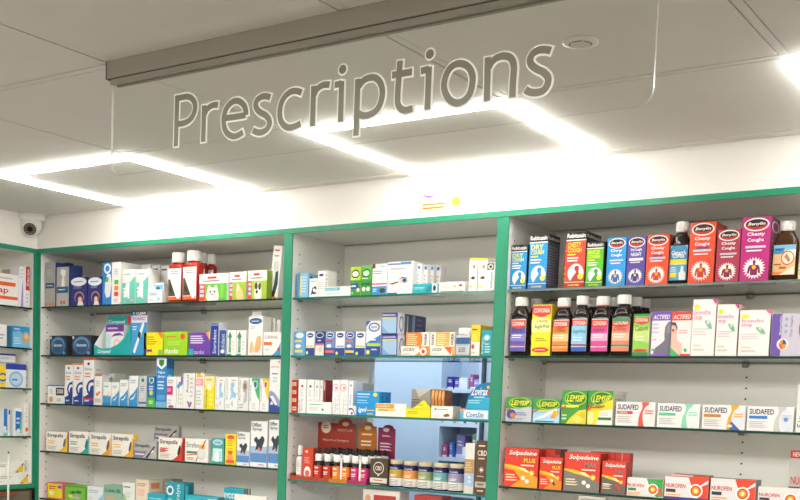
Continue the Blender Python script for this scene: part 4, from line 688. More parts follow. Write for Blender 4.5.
B(0.8831,0.0200,1.4220,0.1195,0.0876,0,.03,'lozenge_carton','white lozenge carton with gold patch, red bar and round disc','f4f1ea',[T('Strefen',.06,.62,.6,.84,'3a3a3e'),Q(.62,.58,.86,.76,'f2c02e'),Q(.08,.36,.56,.46,'4c9a6a'),G('d8402c',.08,.3,.56,.36,.56,.32,.08,.26),G('d8402c',.5,.02,.92,.96,.86,.96,.46,.02),O(.72,.36,.18,'dcdcd8'),O(.72,.36,.13,'ebe9e4'),L(.1,.08,.44,.2,2,'d85a4a')],g=g)
g = 'throat remedies on the fourth shelf'
B(0.9898,0.0200,1.4220,0.0630,0.0947,0,.04,'medicine_carton','teal green carton with pale blue badge and white bottle picture','4aa99a',[E(.5,.84,.4,.12,'b9d8ee'),T('Valda',.26,.8,.76,.88,'4a6fb0','b'),G('cfeef4',.1,.1,.9,.1,.86,.6,.14,.6),G('f2f6f8',.3,.08,.3,.36,.4,.5,.5,.5,.6,.36,.6,.08),L(.66,.2,.84,.5,3,'8ad0d4')],'3a8f84',g=g)
B(1.0523,0.0200,1.4220,0.0526,0.1120,0,.04,'medicine_carton','yellow carton with orange-red panels, tall and narrow','f2e02a',[E(.5,.9,.36,.07,'e4603a'),L(.2,.6,.8,.82,3,'ea8a3c'),G('e4603a',.24,.46,.76,.46,.62,.28,.38,.28),E(.5,.24,.3,.1,'f0a860'),Q(.12,.05,.88,.16,'e4603a'),L(.2,.5,.8,.56,1,'d8b020')],g=g)
thr = lambda n: [Q(0,0,1,.22,'cfe2f0'),Q(0,.1,1,.3,'5f8fc8'),Q(0,.3,1,.45,'aac2de'),Q(0,0,1,.09,'eceff2'),H('34424e',.2,.58,.34,.66,.5,.6,.7,.68,.84,.6,.7,.42,.66,.34,.5,.4,.3,.36,.36,.5),G('e8743a',.48,.44,.58,.42,.64,.36,.52,.34),T('Difflam',.08,.88,.64,.96,'5a6a7c','b'),T('Spray',.1,.78,.7,.86,'5a6a7c','b'),L(.5,.03,.9,.07,1,'d86a6a')]
B(1.1134,0.0200,1.4220,0.0603,0.1225,0,.04,'throat_spray_carton','white to blue carton picturing dark throat, shortest of three','f2f2f0',thr(0),g='throat spray cartons by the post')
B(1.1875,0.0200,1.4220,0.0776,0.1647,0,.05,'throat_spray_carton','white to blue carton picturing dark throat, middle of three','f2f2f0',thr(0),'d9d9d6',g='throat spray cartons by the post')
B(1.2626,0.0200,1.4220,0.0595,0.1727,0,.05,'throat_spray_carton','white to blue carton picturing dark throat, cut by green post','f2f2f0',thr(0),g='throat spray cartons by the post')
# ================================================================ left bay, lowest visible shelf
g = 'cartons on the lowest visible shelf of the left bay'
B(0.0845,0.0200,1.2220,0.1068,0.0671,0,.07,'medicine_carton','yellow carton with pink border, lowest shelf, far left','f1de2e',[Q(0,0,.05,1,'d8506a'),Q(0,.94,1,1,'e9688a'),Q(.93,0,1,1,'d8506a'),L(.14,.56,.6,.84,2,'d84a34'),Q(.66,.68,.9,.86,'8a5ab4'),E(.3,.36,.16,.14,'f6efb0'),Q(0,0,1,.06,'d8506a')],'e0607a',g=g)
B(0.2061,0.0200,1.2220,0.1237,0.0641,0,.06,'medicine_carton','grass green carton with dotted dark leaves, lowest shelf','7cc142',[G('2f7a38',.24,.5,.4,.66,.6,.6,.46,.46),E(.7,.6,.14,.1,'2f7a38'),E(.3,.3,.12,.1,'f0e04a'),E(.66,.34,.2,.14,'a8a8a0'),L(.3,.1,.9,.3,2,'c9e0a8'),Q(0,.9,1,1,'4fa83c')],g=g)
B(0.3289,0.0200,1.2220,0.0950,0.0689,0,.04,'medicine_carton','pale blue and white carton beside green carton, lowest shelf','e9edf0',[L(.1,.6,.8,.82,2,'b0bcc8'),G('a8d4e6',.5,0,1,0,1,.6),L(.1,.2,.4,.4,2,'d0d8dc')],g=g)
B(0.4325,0.0200,1.2220,0.1029,0.0805,0,.05,'medicine_carton','grey-green carton with dark heading, lowest shelf','9dbcaa',[Q(0,.6,1,1,'86b49c'),T('Colofac IBS',.06,.66,.94,.82,'2f4a44','b'),E(.4,.3,.3,.16,'c4b098'),L(.1,.06,.8,.2,1,'d9e0d4')],g=g)
B(0.5224,0.0200,1.2220,0.0677,0.0963,0,.05,'medicine_carton','white carton with green corner shading, lowest shelf','eef0e8',[L(.1,.78,.8,.88,1,'5a8a74'),G('9ccc9a',0,0,.6,0,.2,.5,0,.6),L(.2,.4,.8,.66,3,'cdd4ca')],g=g)
B(0.5995,0.0200,1.2220,0.0708,0.1141,0,.12,'medicine_carton','tall cream and coral carton, highest on lowest shelf','efdfc8',[L(.1,.76,.9,.9,2,'e4784e'),L(.14,.44,.8,.7,4,'eab090'),Q(0,0,1,.1,'e4905e')],'e2d6c4',sart=[Q(.1,.7,.5,.9,'e4905e'),L(.1,.2,.9,.6,5,'d9a080'),Q(.6,.5,.9,.9,'cfc4b2')],g=g)
B(0.6912,0.0050,1.2220,0.0961,0.0655,0,.04,'medicine_carton','teal low carton in front of the tall coral one','2fa8c4',[L(.1,.5,.9,.8,2,'8fd8e4')],g=g)
B(0.6586,0.1000,1.2220,0.0493,0.1175,0,.06,'medicine_carton','brown-grey carton at the back of the lowest shelf','8f8574',[L(.1,.4,.9,.9,4,'b0a692')],g=g)
B(0.7768,0.0200,1.2220,0.0950,0.1161,0,.055,'medicine_carton','deep teal carton with upright white lettering and round badge','2a9fb0',[O(.22,.72,.2,'e8f2f4'),O(.22,.72,.12,'2a7a94'),T('Dioralyte',.56,.1,.82,.94,'eef6f6','v'),L(.1,.1,.4,.5,3,'7fd0d8')],'23899c',sart=[Q(.1,.1,.4,.9,'4fc0cc'),Q(.55,.1,.9,.9,'1f7284')],g=g)
B(0.9138,0.0200,1.2220,0.1667,0.0725,0,.05,'medicine_carton','wide low turquoise carton, front of lowest shelf','35b3c6',[L(.1,.5,.6,.8,2,'a8e0e8'),Q(.7,.3,.95,.9,'c9dcd4')],g=g)
B(1.0736,0.0200,1.2220,0.0981,0.1139,0,.04,'medicine_carton','teal and orange carton with white heading, right on lowest shelf','2aa0b4',[Q(0,0,1,.5,'d88a3c'),T('IMODIUM',.04,.66,.94,.84,'eef4f4','b'),L(.1,.2,.9,.4,2,'f2d0a0')],'2a90a4',sart=[Q(.2,0,.4,1,'d88a3c'),Q(.6,0,.8,1,'eae2d0')],g=g)
B(1.1647,0.0060,1.2220,0.1513,0.0951,0,.012,'medicine_carton','flat white carton with orange lettering by the green post, lowest shelf','f1ece4',[L(.1,.5,.8,.8,1,'e8905e'),L(.1,.2,.9,.4,2,'d0ccc4')],g=g)
# ================================================================ middle bay, top shelf
g = 'cartons on the top shelf of the middle bay'
B(1.3646,0.0200,2.0220,0.0526,0.0839,0,.08,'medicine_carton','light blue carton at the left end of middle bay top shelf','8ec2e2',[Q(.3,.1,.44,.9,'f0e48a'),L(.5,.2,.9,.9,6,'c4e0f0'),G('5f9ccc',0,0,.3,0,.3,1,0,1)],'6ea9d0',sart=[E(.2,.8,.1,.1,'2c3f74'),L(.3,.5,.9,.8,2,'a8d4ea')],g=g)
B(1.4125,0.0200,2.0220,0.0372,0.0649,0,.05,'medicine_carton','short white carton with dark curled tubing picture','f1f2f1',[G('2a3a5c',.2,.1,.4,.5,.8,.6,.9,.44,.6,.3,.8,.24,.84,.3,.9,.2,.6,.16,.44,.2),E(.62,.38,.16,.1,'f1f2f1'),L(.2,.8,.9,.9,1,'aab4c4')],g=g)
B(1.4494,0.0240,2.0220,0.0454,0.0899,0,.05,'medicine_carton','white carton with small navy emblem and grey side','f3f2ef',[E(.35,.84,.22,.05,'25356e'),L(.1,.3,.8,.6,4,'d0d0cc'),Q(.76,0,1,1,'dcdbd6'),L(.78,.3,.96,.9,4,'b0b0ac')],g=g)
B(1.5186,0.0120,2.0220,0.1073,0.0325,0,.01,'medicine_carton','low flat white carton with aqua lettering band','f4f3f0',[G('3fb4c8',.03,.6,.62,.62,.62,.92,.03,.9),L(.06,.68,.58,.84,1,'c8ecf0'),L(.05,.15,.8,.4,2,'d6d4d0')],g=g)
eye = lambda b, s: [Q(0,.54,1,1,b),Q(0,0,1,.54,'3f9e3a'),E(.5,.76,.4,.15,'184a34'),E(.5,.76,.32,.1,s),L(.1,.56,.8,.62,1,'e8f4d0'),Q(.06,.24,.8,.44,'2c4fa0'),L(.12,.28,.7,.4,1,'dfe6f4'),O(.8,.2,.16,'eef2ee'),O(.24,.1,.1,'b8dc8a')]
B(1.5890,0.0200,2.0220,0.0427,0.0955,0,.06,'eye_care_carton','lime and blue carton with dark eye emblem','b6d62c',eye('b6d62c','e9f4e4'),g=g)
B(1.6328,0.0200,2.0220,0.0421,0.0965,0,.06,'eye_care_carton','green carton with dark eye emblem and two white discs','4cb23c',eye('58b83c','cfeccf')[:5]+[Q(.04,.34,.96,.44,'1f6a4a'),O(.3,.22,.18,'eef2ee'),O(.74,.22,.18,'eef2ee')],g=g)
B(1.6860,0.0200,2.0220,0.0597,0.1020,0,.05,'eye_care_carton','white carton with blue base, red line and dark square emblem','f3f3f1',[Q(0,0,1,.28,'3f98d4'),Q(0,.33,1,.38,'d86a6a'),L(.06,.66,.9,.8,2,'8fb0d6'),Q(.02,.86,.2,1,'7a1f3a'),L(.5,.86,.95,.95,1,'c4ccd4'),E(.72,.14,.2,.08,'4a3a30'),L(.08,.1,.4,.22,2,'cfe6f4')],g=g)
B(1.7672,0.0200,2.0220,0.0986,0.1061,0,.06,'eye_care_carton','large white carton picturing a brow and blue eye','f4f2ef',[Q(0,.9,.5,.95,'6a7fc0'),Q(.5,.9,.92,.98,'4f8fd4'),L(.1,.72,.84,.84,1,'c9c4c0'),L(.1,.62,.6,.68,1,'dcd6d0'),G('8a5f48',.04,.34,.2,.3,.44,.36,.42,.4,.2,.35),E(.66,.42,.2,.09,'e9d6c8'),E(.68,.42,.09,.07,'3f6fb0'),E(.68,.42,.04,.035,'1f2f4c'),G('4a3a34',.44,.46,.6,.53,.86,.48,.66,.5),Q(0,0,.4,.05,'2f4f8a')],'e6e4e0',g=g)
B(1.8190,0.0500,2.0220,0.0192,0.0992,0,.04,'eye_care_carton','narrow white carton with blue end print behind brow carton, first of four','efedea',[Q(.2,.84,.8,.94,'4f7fc0'),L(.2,.2,.8,.7,4,'c4c4c0')],g='narrow white cartons behind the brow carton')
B(1.8328,0.0700,2.0220,0.0176,0.0989,0,.04,'eye_care_carton','narrow white carton with blue end print behind brow carton, second of four','efedea',[Q(.2,.84,.8,.94,'4f7fc0'),L(.2,.2,.8,.7,4,'c4c4c0')],g='narrow white cartons behind the brow carton')
B(1.8445,0.0900,2.0220,0.0161,0.0998,0,.04,'eye_care_carton','narrow white carton with blue end print behind brow carton, third of four','efedea',[Q(.2,.84,.8,.94,'4f7fc0'),L(.2,.2,.8,.7,4,'c4c4c0')],g='narrow white cartons behind the brow carton')
B(1.8550,0.1100,2.0220,0.0229,0.1004,0,.04,'eye_care_carton','narrow white carton with blue end print behind brow carton, last of four','efedea',[Q(.2,.84,.8,.94,'4f7fc0'),L(.2,.2,.8,.7,4,'c4c4c0')],g='narrow white cartons behind the brow carton')
B(1.8665,0.0160,2.0220,0.0928,0.0301,0,.02,'medicine_carton','low teal carton with dark bottle emblem on white end','27a9b8',[L(.06,.4,.6,.7,2,'9fe0e6'),Q(.78,0,1,1,'dff0f2'),E(.88,.5,.06,.3,'2a3a4a'),G('1f8a9c',.5,.1,.78,.2,.78,.8,.6,.7)],g=g)
B(1.9630,0.0180,2.0220,0.0969,0.0326,0,.03,'medicine_carton','low white carton with small brown eye and gold base','f3f0ec',[Q(.08,0,.96,.14,'a8823c'),E(.84,.66,.09,.14,'d9b4a4'),E(.84,.64,.05,.08,'4a2f24'),E(.62,.58,.05,.12,'ecc83a'),L(.1,.4,.5,.66,2,'d4cec8')],g=g)
lash = [Q(0,.93,1,1,'d6e02c'),E(.6,.74,.16,.06,'ef8a6a'),G('8a5a44',.2,.4,.5,.46,.84,.42,.6,.36,.36,.37),E(.54,.4,.12,.04,'3a261e'),Q(.1,.12,.5,.17,'c4d84a'),L(.1,.22,.8,.3,2,'e0dcd6')]
B(2.0370,0.0200,2.0220,0.0298,0.1040,0,.05,'eye_care_carton','white upright carton with lime top edge and eye, left twin','f4f2ee',lash,g=g)
B(2.0708,0.0200,2.0220,0.0341,0.1022,0,.05,'eye_care_carton','white upright carton with lime top edge and eye, right twin','f4f2ee',lash,'e2dccf',g=g)
B(2.1031,0.0120,2.0220,0.0284,0.0862,0,.007,'eye_care_carton','slim white carton with black ring emblem and upright blue lettering','eeeeea',[Q(.05,.74,.9,.97,'4a4a4a'),E(.48,.85,.34,.09,'e9e9e6'),E(.48,.85,.2,.05,'4a4a4a'),T('Softacare',.5,.1,.76,.66,'3a55a4','v')],g=g)
# ================================================================ middle bay, second shelf
g = 'contact lens and eye drop cartons on the second shelf'
B(1.3594,0.0200,1.8220,0.0504,0.0837,0,.05,'eye_drop_carton','pale blue eye drop carton with yellow strips, first of the short row','5fa6de',[E(.5,.84,.36,.12,'dce8f4'),Q(.1,.56,.7,.64,'f2dc3a'),E(.4,.4,.26,.07,'f2f5f8'),Q(.1,.13,.8,.24,'f2dc3a'),L(.15,.3,.6,.35,1,'cfe2f2')],g=g)
B(1.4059,0.0200,1.8220,0.0384,0.0831,0,.05,'eye_drop_carton','white and navy drop carton with yellow band, second of row','f1f1f0',eyes('2c4596','f1f1f0','2c4596')+[Q(.1,.36,.84,.43,'f0d23a'),E(.2,.12,.14,.07,'ece85a')],g=g)
B(1.4476,0.0200,1.8220,0.0417,0.0833,0,.05,'eye_drop_carton','navy drop carton with pink lower panel, third of row','2f3f7c',[Q(.05,0,.95,.46,'efe4d4'),Q(.04,.42,.96,.5,'e06a9c'),E(.5,.84,.4,.12,'dfe4f0'),E(.5,.84,.34,.09,'25356e'),L(.3,.58,.8,.66,1,'e9ecf4'),E(.6,.26,.24,.12,'d8cfc0')],g=g)
B(1.4910,0.0200,1.8220,0.0416,0.0827,0,.05,'eye_drop_carton','blue drop carton with red heading and orange strip, fourth of row','6f94cc',eyes('3a55a8','c0504e','e8723c'),g=g)
B(1.5337,0.0200,1.8220,0.0403,0.0819,0,.05,'eye_drop_carton','white and navy drop carton with grey band, fifth of row','e9ecf2',eyes('2c4596','e9ecf2','2c4596')+[Q(.16,.36,.9,.42,'a8a8b4'),E(.2,.1,.14,.07,'ece85a')],g=g)
B(1.5751,0.0200,1.8220,0.0393,0.0813,0,.05,'eye_drop_carton','blue drop carton with orange arrow and yellow strip, sixth of row','5f86c4',eyes('3a55a8','e8783c','f2d23a'),g=g)
B(1.6172,0.0200,1.8220,0.0408,0.0808,0,.05,'eye_drop_carton','white and navy drop carton with lime band, last of short row','eef0f4',eyes('2c4596','eef0f4','2c4596')+[Q(.1,.37,.94,.43,'c4da3c'),E(.2,.1,.14,.07,'ece85a')],g=g)
B(1.6696,0.0200,1.8220,0.0599,0.1152,0,.06,'lens_solution_carton','tall white and blue lens carton with lime stripe','e9edf4',[G('3f7cc8',0,0,1,0,1,.6,0,.36),Q(0,0,1,.26,'2c4f9c'),G('2f5fb0',0,1,.3,1,0,.84),E(.54,.82,.38,.13,'25356e'),E(.54,.82,.31,.1,'dfe6f2'),T('optrex',.34,.77,.76,.86,'2c3f7c','i'),Q(.1,.28,1,.36,'b8e02c'),L(.3,.42,.9,.5,1,'f2f4f8'),E(.18,.1,.12,.07,'f0ec5a'),L(.4,.14,.9,.22,1,'cfdcec')],g=g)
lens = [Q(.04,.05,.94,.72,'a3c4e0'),G('7fa8d2',.04,.05,.5,.05,.04,.4),Q(.02,.72,.94,.8,'c9d66a'),L(.06,.84,.94,.94,1,'d9d0ee')]
lside = [Q(.0,.0,.24,1,'e9e9ee'),E(.13,.5,.07,.36,'6a6f94'),E(.13,.5,.05,.28,'e9e9ee'),Q(.24,0,.3,1,'6a5fa8'),Q(.32,.1,.36,.9,'b8d060'),Q(.5,.05,.6,.95,'8fa4c4'),L(.64,.2,.9,.9,3,'6c6c90')]
B(1.7353,0.0200,1.8220,0.0630,0.0689,0,.18,'lens_solution_carton','deep purple and pale blue lens carton, lower one of the stack','4a3fa0',lens,'4b4a78',sart=lside,g=g)
B(1.7317,0.0200,1.8925,0.0637,0.0707,0,.18,'lens_solution_carton','deep purple and pale blue lens carton, on top of its twin','4a3fa0',lens,'4b4a78',sart=lside,g=g)
og = 'orange remedy cartons stacked two high'
ocx = lambda c: [T('OCEX',.08,.5,.5,.82,'3a2f24','bi'),G(c,.5,0,1,0,1,1,.62,1,.7,.5),O(.8,.45,.12,'f6f1e8'),O(.8,.45,.06,'d8402c'),L(.1,.1,.4,.3,1,'e0c8a8')]
B(1.8365,0.0160,1.8220,0.1087,0.0305,0,.04,'remedy_carton','orange and white carton, lower front one below upright orange print','f0ece4',ocx('f08a2c'),g=og)
B(1.9392,0.0160,1.8220,0.0907,0.0300,0,.04,'remedy_carton','white carton with red-orange triangle, lower right of orange stack','f2ede4',[T('OCEX',.08,.5,.5,.82,'3a2f24','bi'),G('e8603a',.56,.95,.9,.95,.86,.1),Q(.9,0,1,1,'f0b04a'),L(.1,.1,.4,.3,1,'e0c8a8')],g=og)
ot = lambda c: [Q(0,0,.62,1,c),L(.06,.1,.56,.9,6,'f6cfa0'),T('ocex',.8,.1,.9,.9,'4a3424','vb'),E(.62,.5,.1,.5,c)]
B(1.8411,0.0220,1.8515,0.0891,0.0464,0,.04,'remedy_carton','orange carton with pale print on top of stack, left','f1ede6',ot('ec8338'),g=og)
B(1.9341,0.0220,1.8511,0.0909,0.0457,0,.04,'remedy_carton','amber and white carton on top of stack, right','f1ede6',[T('ocex',.06,.1,.16,.9,'4a3424','vb'),Q(.24,0,.8,1,'f0b04e'),L(.28,.1,.76,.9,6,'f8dca8'),T('ocex',.86,.1,.96,.9,'4a3424','vb')],g=og)
V(2.0112,0.0200,1.8220,0.0547,0.0878,0,'grey plastic tub with white domed lid and blue label','c9cacc','cdced2',[Q(0,.56,1,.9,'3f5f94'),T('NiQuitin',.08,.64,.9,.82,'eef2f6','bi'),Q(.1,.48,.9,.54,'7fc4a8'),L(.2,.1,.8,.4,3,'8f7f94'),T('x 72',.2,.14,.7,.36,'6a5f8c','i')],cap='f0efec',lz=(.05,.72),sh=.7,nk=.93,cw=.92,ch=.24,dr=.8,name='lozenge_tub')
B(2.0561,0.0200,1.8220,0.0327,0.0965,0,.11,'medicine_carton','yellow and cream carton with small red roundel','f3ede0',[Q(0,.46,1,1,'f2cf24'),L(.1,.8,.8,.9,1,'6a5a24'),E(.24,.3,.16,.08,'d8402c'),L(.1,.5,.8,.72,3,'f8e480'),L(.1,.06,.6,.16,1,'e0b8a0')],'d9b83a',g=g)
B(2.0970,0.0160,1.8220,0.0385,0.0804,0,.04,'medicine_carton','teal carton with white marks beside the green post, second shelf','2f9fae',[E(.52,.7,.3,.12,'9fdce0'),E(.5,.7,.18,.07,'e4f2f0'),T('Euphon',.06,.08,.26,.7,'e8f0e8','v'),L(.36,.1,.9,.5,4,'c0e6e8'),E(.3,.5,.08,.04,'f0a030')],g=g)
# ================================================================ middle bay, third shelf
g = 'cartons on the third shelf of the middle bay'
B(1.3414,0.0200,1.7087,0.0298,0.0280,0,.05,'chest_rub_carton','small red carton with cream label in stack at shelf end, top of four','c8362c',[Q(.2,.3,.8,.72,'e8d6b0'),L(.26,.38,.74,.64,1,'5f8a4a'),Q(0,.9,1,1,'a82a24')],'a82a24',g='small red cartons stacked four high')
B(1.3425,0.0200,1.6807,0.0298,0.0277,0,.05,'chest_rub_carton','small red carton with cream label in stack at shelf end, second of four','c8362c',[Q(.2,.3,.8,.72,'e8d6b0'),L(.26,.38,.74,.64,1,'5f8a4a'),Q(0,.9,1,1,'a82a24')],'a82a24',g='small red cartons stacked four high')
B(1.3435,0.0200,1.6527,0.0298,0.0273,0,.05,'chest_rub_carton','small red carton with cream label in stack at shelf end, third of four','c8362c',[Q(.2,.3,.8,.72,'e8d6b0'),L(.26,.38,.74,.64,1,'5f8a4a'),Q(0,.9,1,1,'a82a24')],'a82a24',g='small red cartons stacked four high')
B(1.3446,0.0200,1.6220,0.0298,0.0300,0,.05,'chest_rub_carton','small red carton with cream label in stack at shelf end, bottom of four','c8362c',[Q(.2,.3,.8,.72,'e8d6b0'),L(.26,.38,.74,.64,1,'5f8a4a'),Q(0,.9,1,1,'a82a24')],'a82a24',g='small red cartons stacked four high')
thin = lambda c: [E(.5,.8,.16,.04,c),L(.3,.5,.7,.7,3,'c8c8c8'),T('ibutop',.3,.06,.7,.44,'a9b4c4','v')]
B(1.3773,0.0200,1.6220,0.0353,0.1179,0,.05,'medicine_carton','thin white carton with red dot, first of upright row','f2f1ee',thin('d8402c')+[T('ENERLYTE',.1,.04,.3,.4,'4a74b4','v')],g=g)
B(1.4131,0.0200,1.6220,0.0319,0.1173,0,.07,'medicine_carton','thin white carton with dark top print, second of upright row','efeeeb',thin('5a5a5a'),g=g)
B(1.4421,0.0200,1.6220,0.0224,0.1164,0,.07,'medicine_carton','thin white carton with grey top print, third of upright row','edecea',thin('8a8a8a'),g=g)
B(1.4615,0.0200,1.6220,0.0129,0.1151,0,.07,'medicine_carton','thinnest white carton, teal top print, fourth of upright row','eae9e6',thin('3a8a8a'),g=g)
B(1.4748,0.0200,1.6220,0.0103,0.1167,0,.07,'medicine_carton','dark red carton edge right of thin white cartons','8a2a30',[Q(.2,.7,.8,.95,'c9a0a0')],g=g)
B(1.4617,0.0080,1.6220,0.1015,0.0406,0,.01,'medicine_carton','small white carton with green lettering and green dot in front','f4f3ef',[L(.08,.7,.7,.86,1,'6fb49a'),L(.08,.25,.56,.55,3,'d0cfca'),E(.66,.36,.05,.1,'2f9a6a')],g=g)
ring = [O(.4,.78,.4,'e0506a'),O(.4,.78,.34,'f4f2ef'),E(.5,.77,.1,.04,'c93a54'),T('Calpol',.34,.06,.66,.46,'a9bdd4','v'),L(.72,.1,.9,.6,4,'d4d0cc')]
B(1.5234,0.0200,1.6220,0.0321,0.1177,0,.06,'medicine_carton','white carton with pink ring, left twin','f4f2ef',ring,g=g)
B(1.5571,0.0200,1.6220,0.0330,0.1182,0,.06,'medicine_carton','white carton with pink ring, right twin','f4f2ef',ring,g=g)
B(1.5852,0.0200,1.6220,0.0203,0.1156,0,.06,'medicine_carton','slim pale carton with grey-blue print right of pink ring twins','e9ebee',[E(.5,.86,.2,.04,'9aa8bc'),T('Paralief',.3,.06,.7,.6,'8fa8c4','v')],g=g)
B(1.5601,0.1100,1.6220,0.0262,0.1119,0,.07,'medicine_carton','pale carton behind the bright blue cartons','e2e2df',[Q(.2,.86,.8,.94,'4a6a8a'),L(.3,.3,.7,.8,3,'bfc4c8')],g=g)
B(1.6012,0.0080,1.6220,0.0281,0.0302,0,.008,'medicine_carton','tiny white carton with navy arc left of bright blue carton','f3f3f3',[E(.3,.2,.6,.6,'3a3f84'),E(.36,.16,.46,.46,'f3f3f3'),E(.5,.2,.14,.2,'6a6fa4')],g=g)
blu = [L(.06,.84,.66,.93,1,'dff0fa'),L(.06,.74,.6,.8,1,'bfe2f4'),L(.06,.6,.52,.66,1,'bfe2f4'),L(.06,.5,.6,.56,1,'9fd4ee'),T('igel',.12,.1,.5,.34,'f6f8fa','bi'),Q(.5,.2,.86,.24,'f2d42c'),Q(.52,.06,.8,.1,'f2d42c'),E(.86,.87,.1,.08,'f2e02c')]
ig = 'bright blue cartons on the third shelf'
B(1.6534,0.0200,1.6220,0.0933,0.0811,0,.02,'pain_relief_carton','bright blue carton with white and yellow print, front of three','1f94d6',blu,g=ig)
B(1.6560,0.0500,1.6220,0.0870,0.0807,0,.02,'pain_relief_carton','bright blue carton behind the front one, middle of three','1f94d6',blu,g=ig)
B(1.6589,0.0800,1.6220,0.0759,0.0810,0,.02,'pain_relief_carton','bright blue carton furthest back of three','1f94d6',blu,g=ig)
B(1.7568,0.0060,1.6220,0.1185,0.0425,0,.013,'medicine_carton','low white carton with orange and yellow bands','f4f1ec',[Q(.0,.62,.62,.96,'f29a2c'),L(.06,.72,.5,.86,1,'f8dcb0'),Q(.06,.4,.62,.6,'f4d87a'),L(.1,.42,.5,.56,1,'8a6a3a'),G('f4d87a',.62,.4,.7,.5,.62,.6)],g=g)
B(1.8619,0.0080,1.6220,0.0949,0.0300,0,.03,'medicine_carton','low bright yellow carton beneath a yellow gable card','efe01c',[L(.08,.4,.6,.7,2,'a89a14'),Q(.0,.86,1,1,'e2d018')],g=g)
GABLE()
B(1.8429,0.0550,1.6220,0.0752,0.0937,0,.05,'patch_carton','grey carton with dark wavy lettering behind yellow gable card','9a948a',[L(.06,.5,.6,.66,2,'4a4640'),T('Voltarol',.06,.34,.7,.56,'3a3632','i'),G('c8c2b6',.4,.7,1,1,.2,1)],g=g)
B(1.8912,0.0500,1.6220,0.0121,0.0942,0,.05,'patch_carton','slim burnt orange carton beside grey lettered carton, first of four','c87f3c',[Q(0,.3,1,.36,'a84a24'),G('e0a868',0,.6,1,.8,1,1,0,.9),L(.2,.05,.8,.25,2,'8a4f2c')],'9a5a2c',g='slim burnt orange cartons')
B(1.9042,0.0500,1.6220,0.0117,0.0932,0,.05,'patch_carton','slim burnt orange carton beside grey lettered carton, second of four','c87f3c',[Q(0,.3,1,.36,'a84a24'),G('e0a868',0,.6,1,.8,1,1,0,.9),L(.2,.05,.8,.25,2,'8a4f2c')],'9a5a2c',g='slim burnt orange cartons')
B(1.9170,0.0500,1.6220,0.0116,0.0922,0,.05,'patch_carton','slim burnt orange carton beside grey lettered carton, third of four','c87f3c',[Q(0,.3,1,.36,'a84a24'),G('e0a868',0,.6,1,.8,1,1,0,.9),L(.2,.05,.8,.25,2,'8a4f2c')],'9a5a2c',g='slim burnt orange cartons')
B(1.9297,0.0500,1.6220,0.0115,0.0909,0,.05,'patch_carton','slim burnt orange carton beside grey lettered carton, last of four','c87f3c',[Q(0,.3,1,.36,'a84a24'),G('e0a868',0,.6,1,.8,1,1,0,.9),L(.2,.05,.8,.25,2,'8a4f2c')],'9a5a2c',g='slim burnt orange cartons')
B(1.9518,0.0080,1.6220,0.0815,0.0400,0,.05,'medicine_carton','low white carton with red and green capsule picture','f3f0eb',[G('d8503a',.14,.66,.2,.9,.26,.7),L(.2,.68,.84,.8,1,'c4786a'),L(.2,.5,.6,.58,1,'cfc8c0'),E(.74,.28,.12,.12,'b83a2c'),E(.66,.24,.08,.1,'5a7a3a'),L(.1,.1,.5,.24,2,'dcd4cc')],'d8cfc4',g=g)
ZOV()
# ================================================================ middle bay, fourth shelf
FLOW()
V(1.3668,0.0260,1.3903,0.0222,0.1186,0,'small white bottle with orange foot at the left end of the red tray','f3f1ec','f3f1ec',[Q(0,0,1,.16,'e87a3c'),L(.15,.3,.85,.9,6,'b8b4ae'),E(.5,.62,.2,.1,'d8c8b8')],lz=(.04,.62),cw=.7,ch=.3,sh=.6,nk=.6,dr=.8,name='spray_bottle',rib='2a2a28')
B(1.4074,0.0240,1.3903,0.0484,0.1114,0,.045,'remedy_carton','red-orange carton with white oval standing in the red tray','d0432c',[E(.5,.22,.32,.2,'f3ede6'),E(.5,.2,.2,.1,'d86a5a'),L(.2,.08,.8,.14,1,'e8763c'),L(.2,.5,.8,.72,4,'e8a08c'),E(.4,.88,.12,.04,'f0d8c8')],'b8412c')
JARS()
B(1.7132,0.0160,1.3885,0.0720,0.0909,0,.05,'cream_carton','dark brown carton with white round emblem between droppers and jars','4a3d2a',[O(.48,.66,.3,'e6dfcf'),O(.48,.66,.26,'4a3d2a'),T('CBD',.3,.58,.66,.74,'e6dfcf','b'),E(.48,.4,.06,.03,'d8cfb8'),Q(.02,.12,.98,.3,'d8d4cc'),L(.2,.18,.8,.26,1,'c8663a'),L(.1,.03,.7,.09,1,'b8ac94')],'3a3022')
B(2.0532,0.0200,1.3885,0.0352,0.1598,0,.04,'oil_carton','slim white, tan and pale blue carton beside brown hemp carton','e6e2da',[Q(0,.4,1,.68,'b8945f'),L(.1,.44,.9,.64,4,'d4b88a'),Q(0,.14,1,.4,'a8c0da'),Q(0,0,1,.13,'d8d2c6'),L(.4,.2,.8,.36,2,'d8e2ec')],'cfcac0')
B(2.0987,0.0160,1.3885,0.0431,0.1693,0,.05,'oil_carton','brown carton with white leaf emblem against the green post','5f432f',[T('CBD',.12,.72,.9,.82,'efe6d6','b'),L(.2,.88,.8,.93,1,'efe6d6'),L(.2,.64,.8,.7,1,'cdbca4'),X(.5,.46,.3,.07,7,'f2ece0'),L(.16,.32,.84,.36,1,'cdbca4'),Q(0,.13,1,.24,'b9b0a0'),L(.2,.16,.8,.22,1,'6a5a48'),L(.2,.04,.8,.1,1,'cdbca4')])
# ================================================================ middle bay, lowest shelf (tops only in view)
B(1.7167,0.0300,1.1850,0.1486,0.1916,0,.06,'gift_box','pale pink box with red label, top just in view','e4d8d0',[Q(.3,.5,.9,.9,'b83a34'),E(.14,.8,.08,.1,'c89a7a'),L(.35,.6,.85,.8,2,'e8c8c0')])
B(1.8994,0.0300,1.1850,0.1063,0.1849,0,.06,'gift_box','red box on lowest middle shelf, only its top in view','b03a34',[L(.1,.8,.8,.92,1,'e4c0b8')])
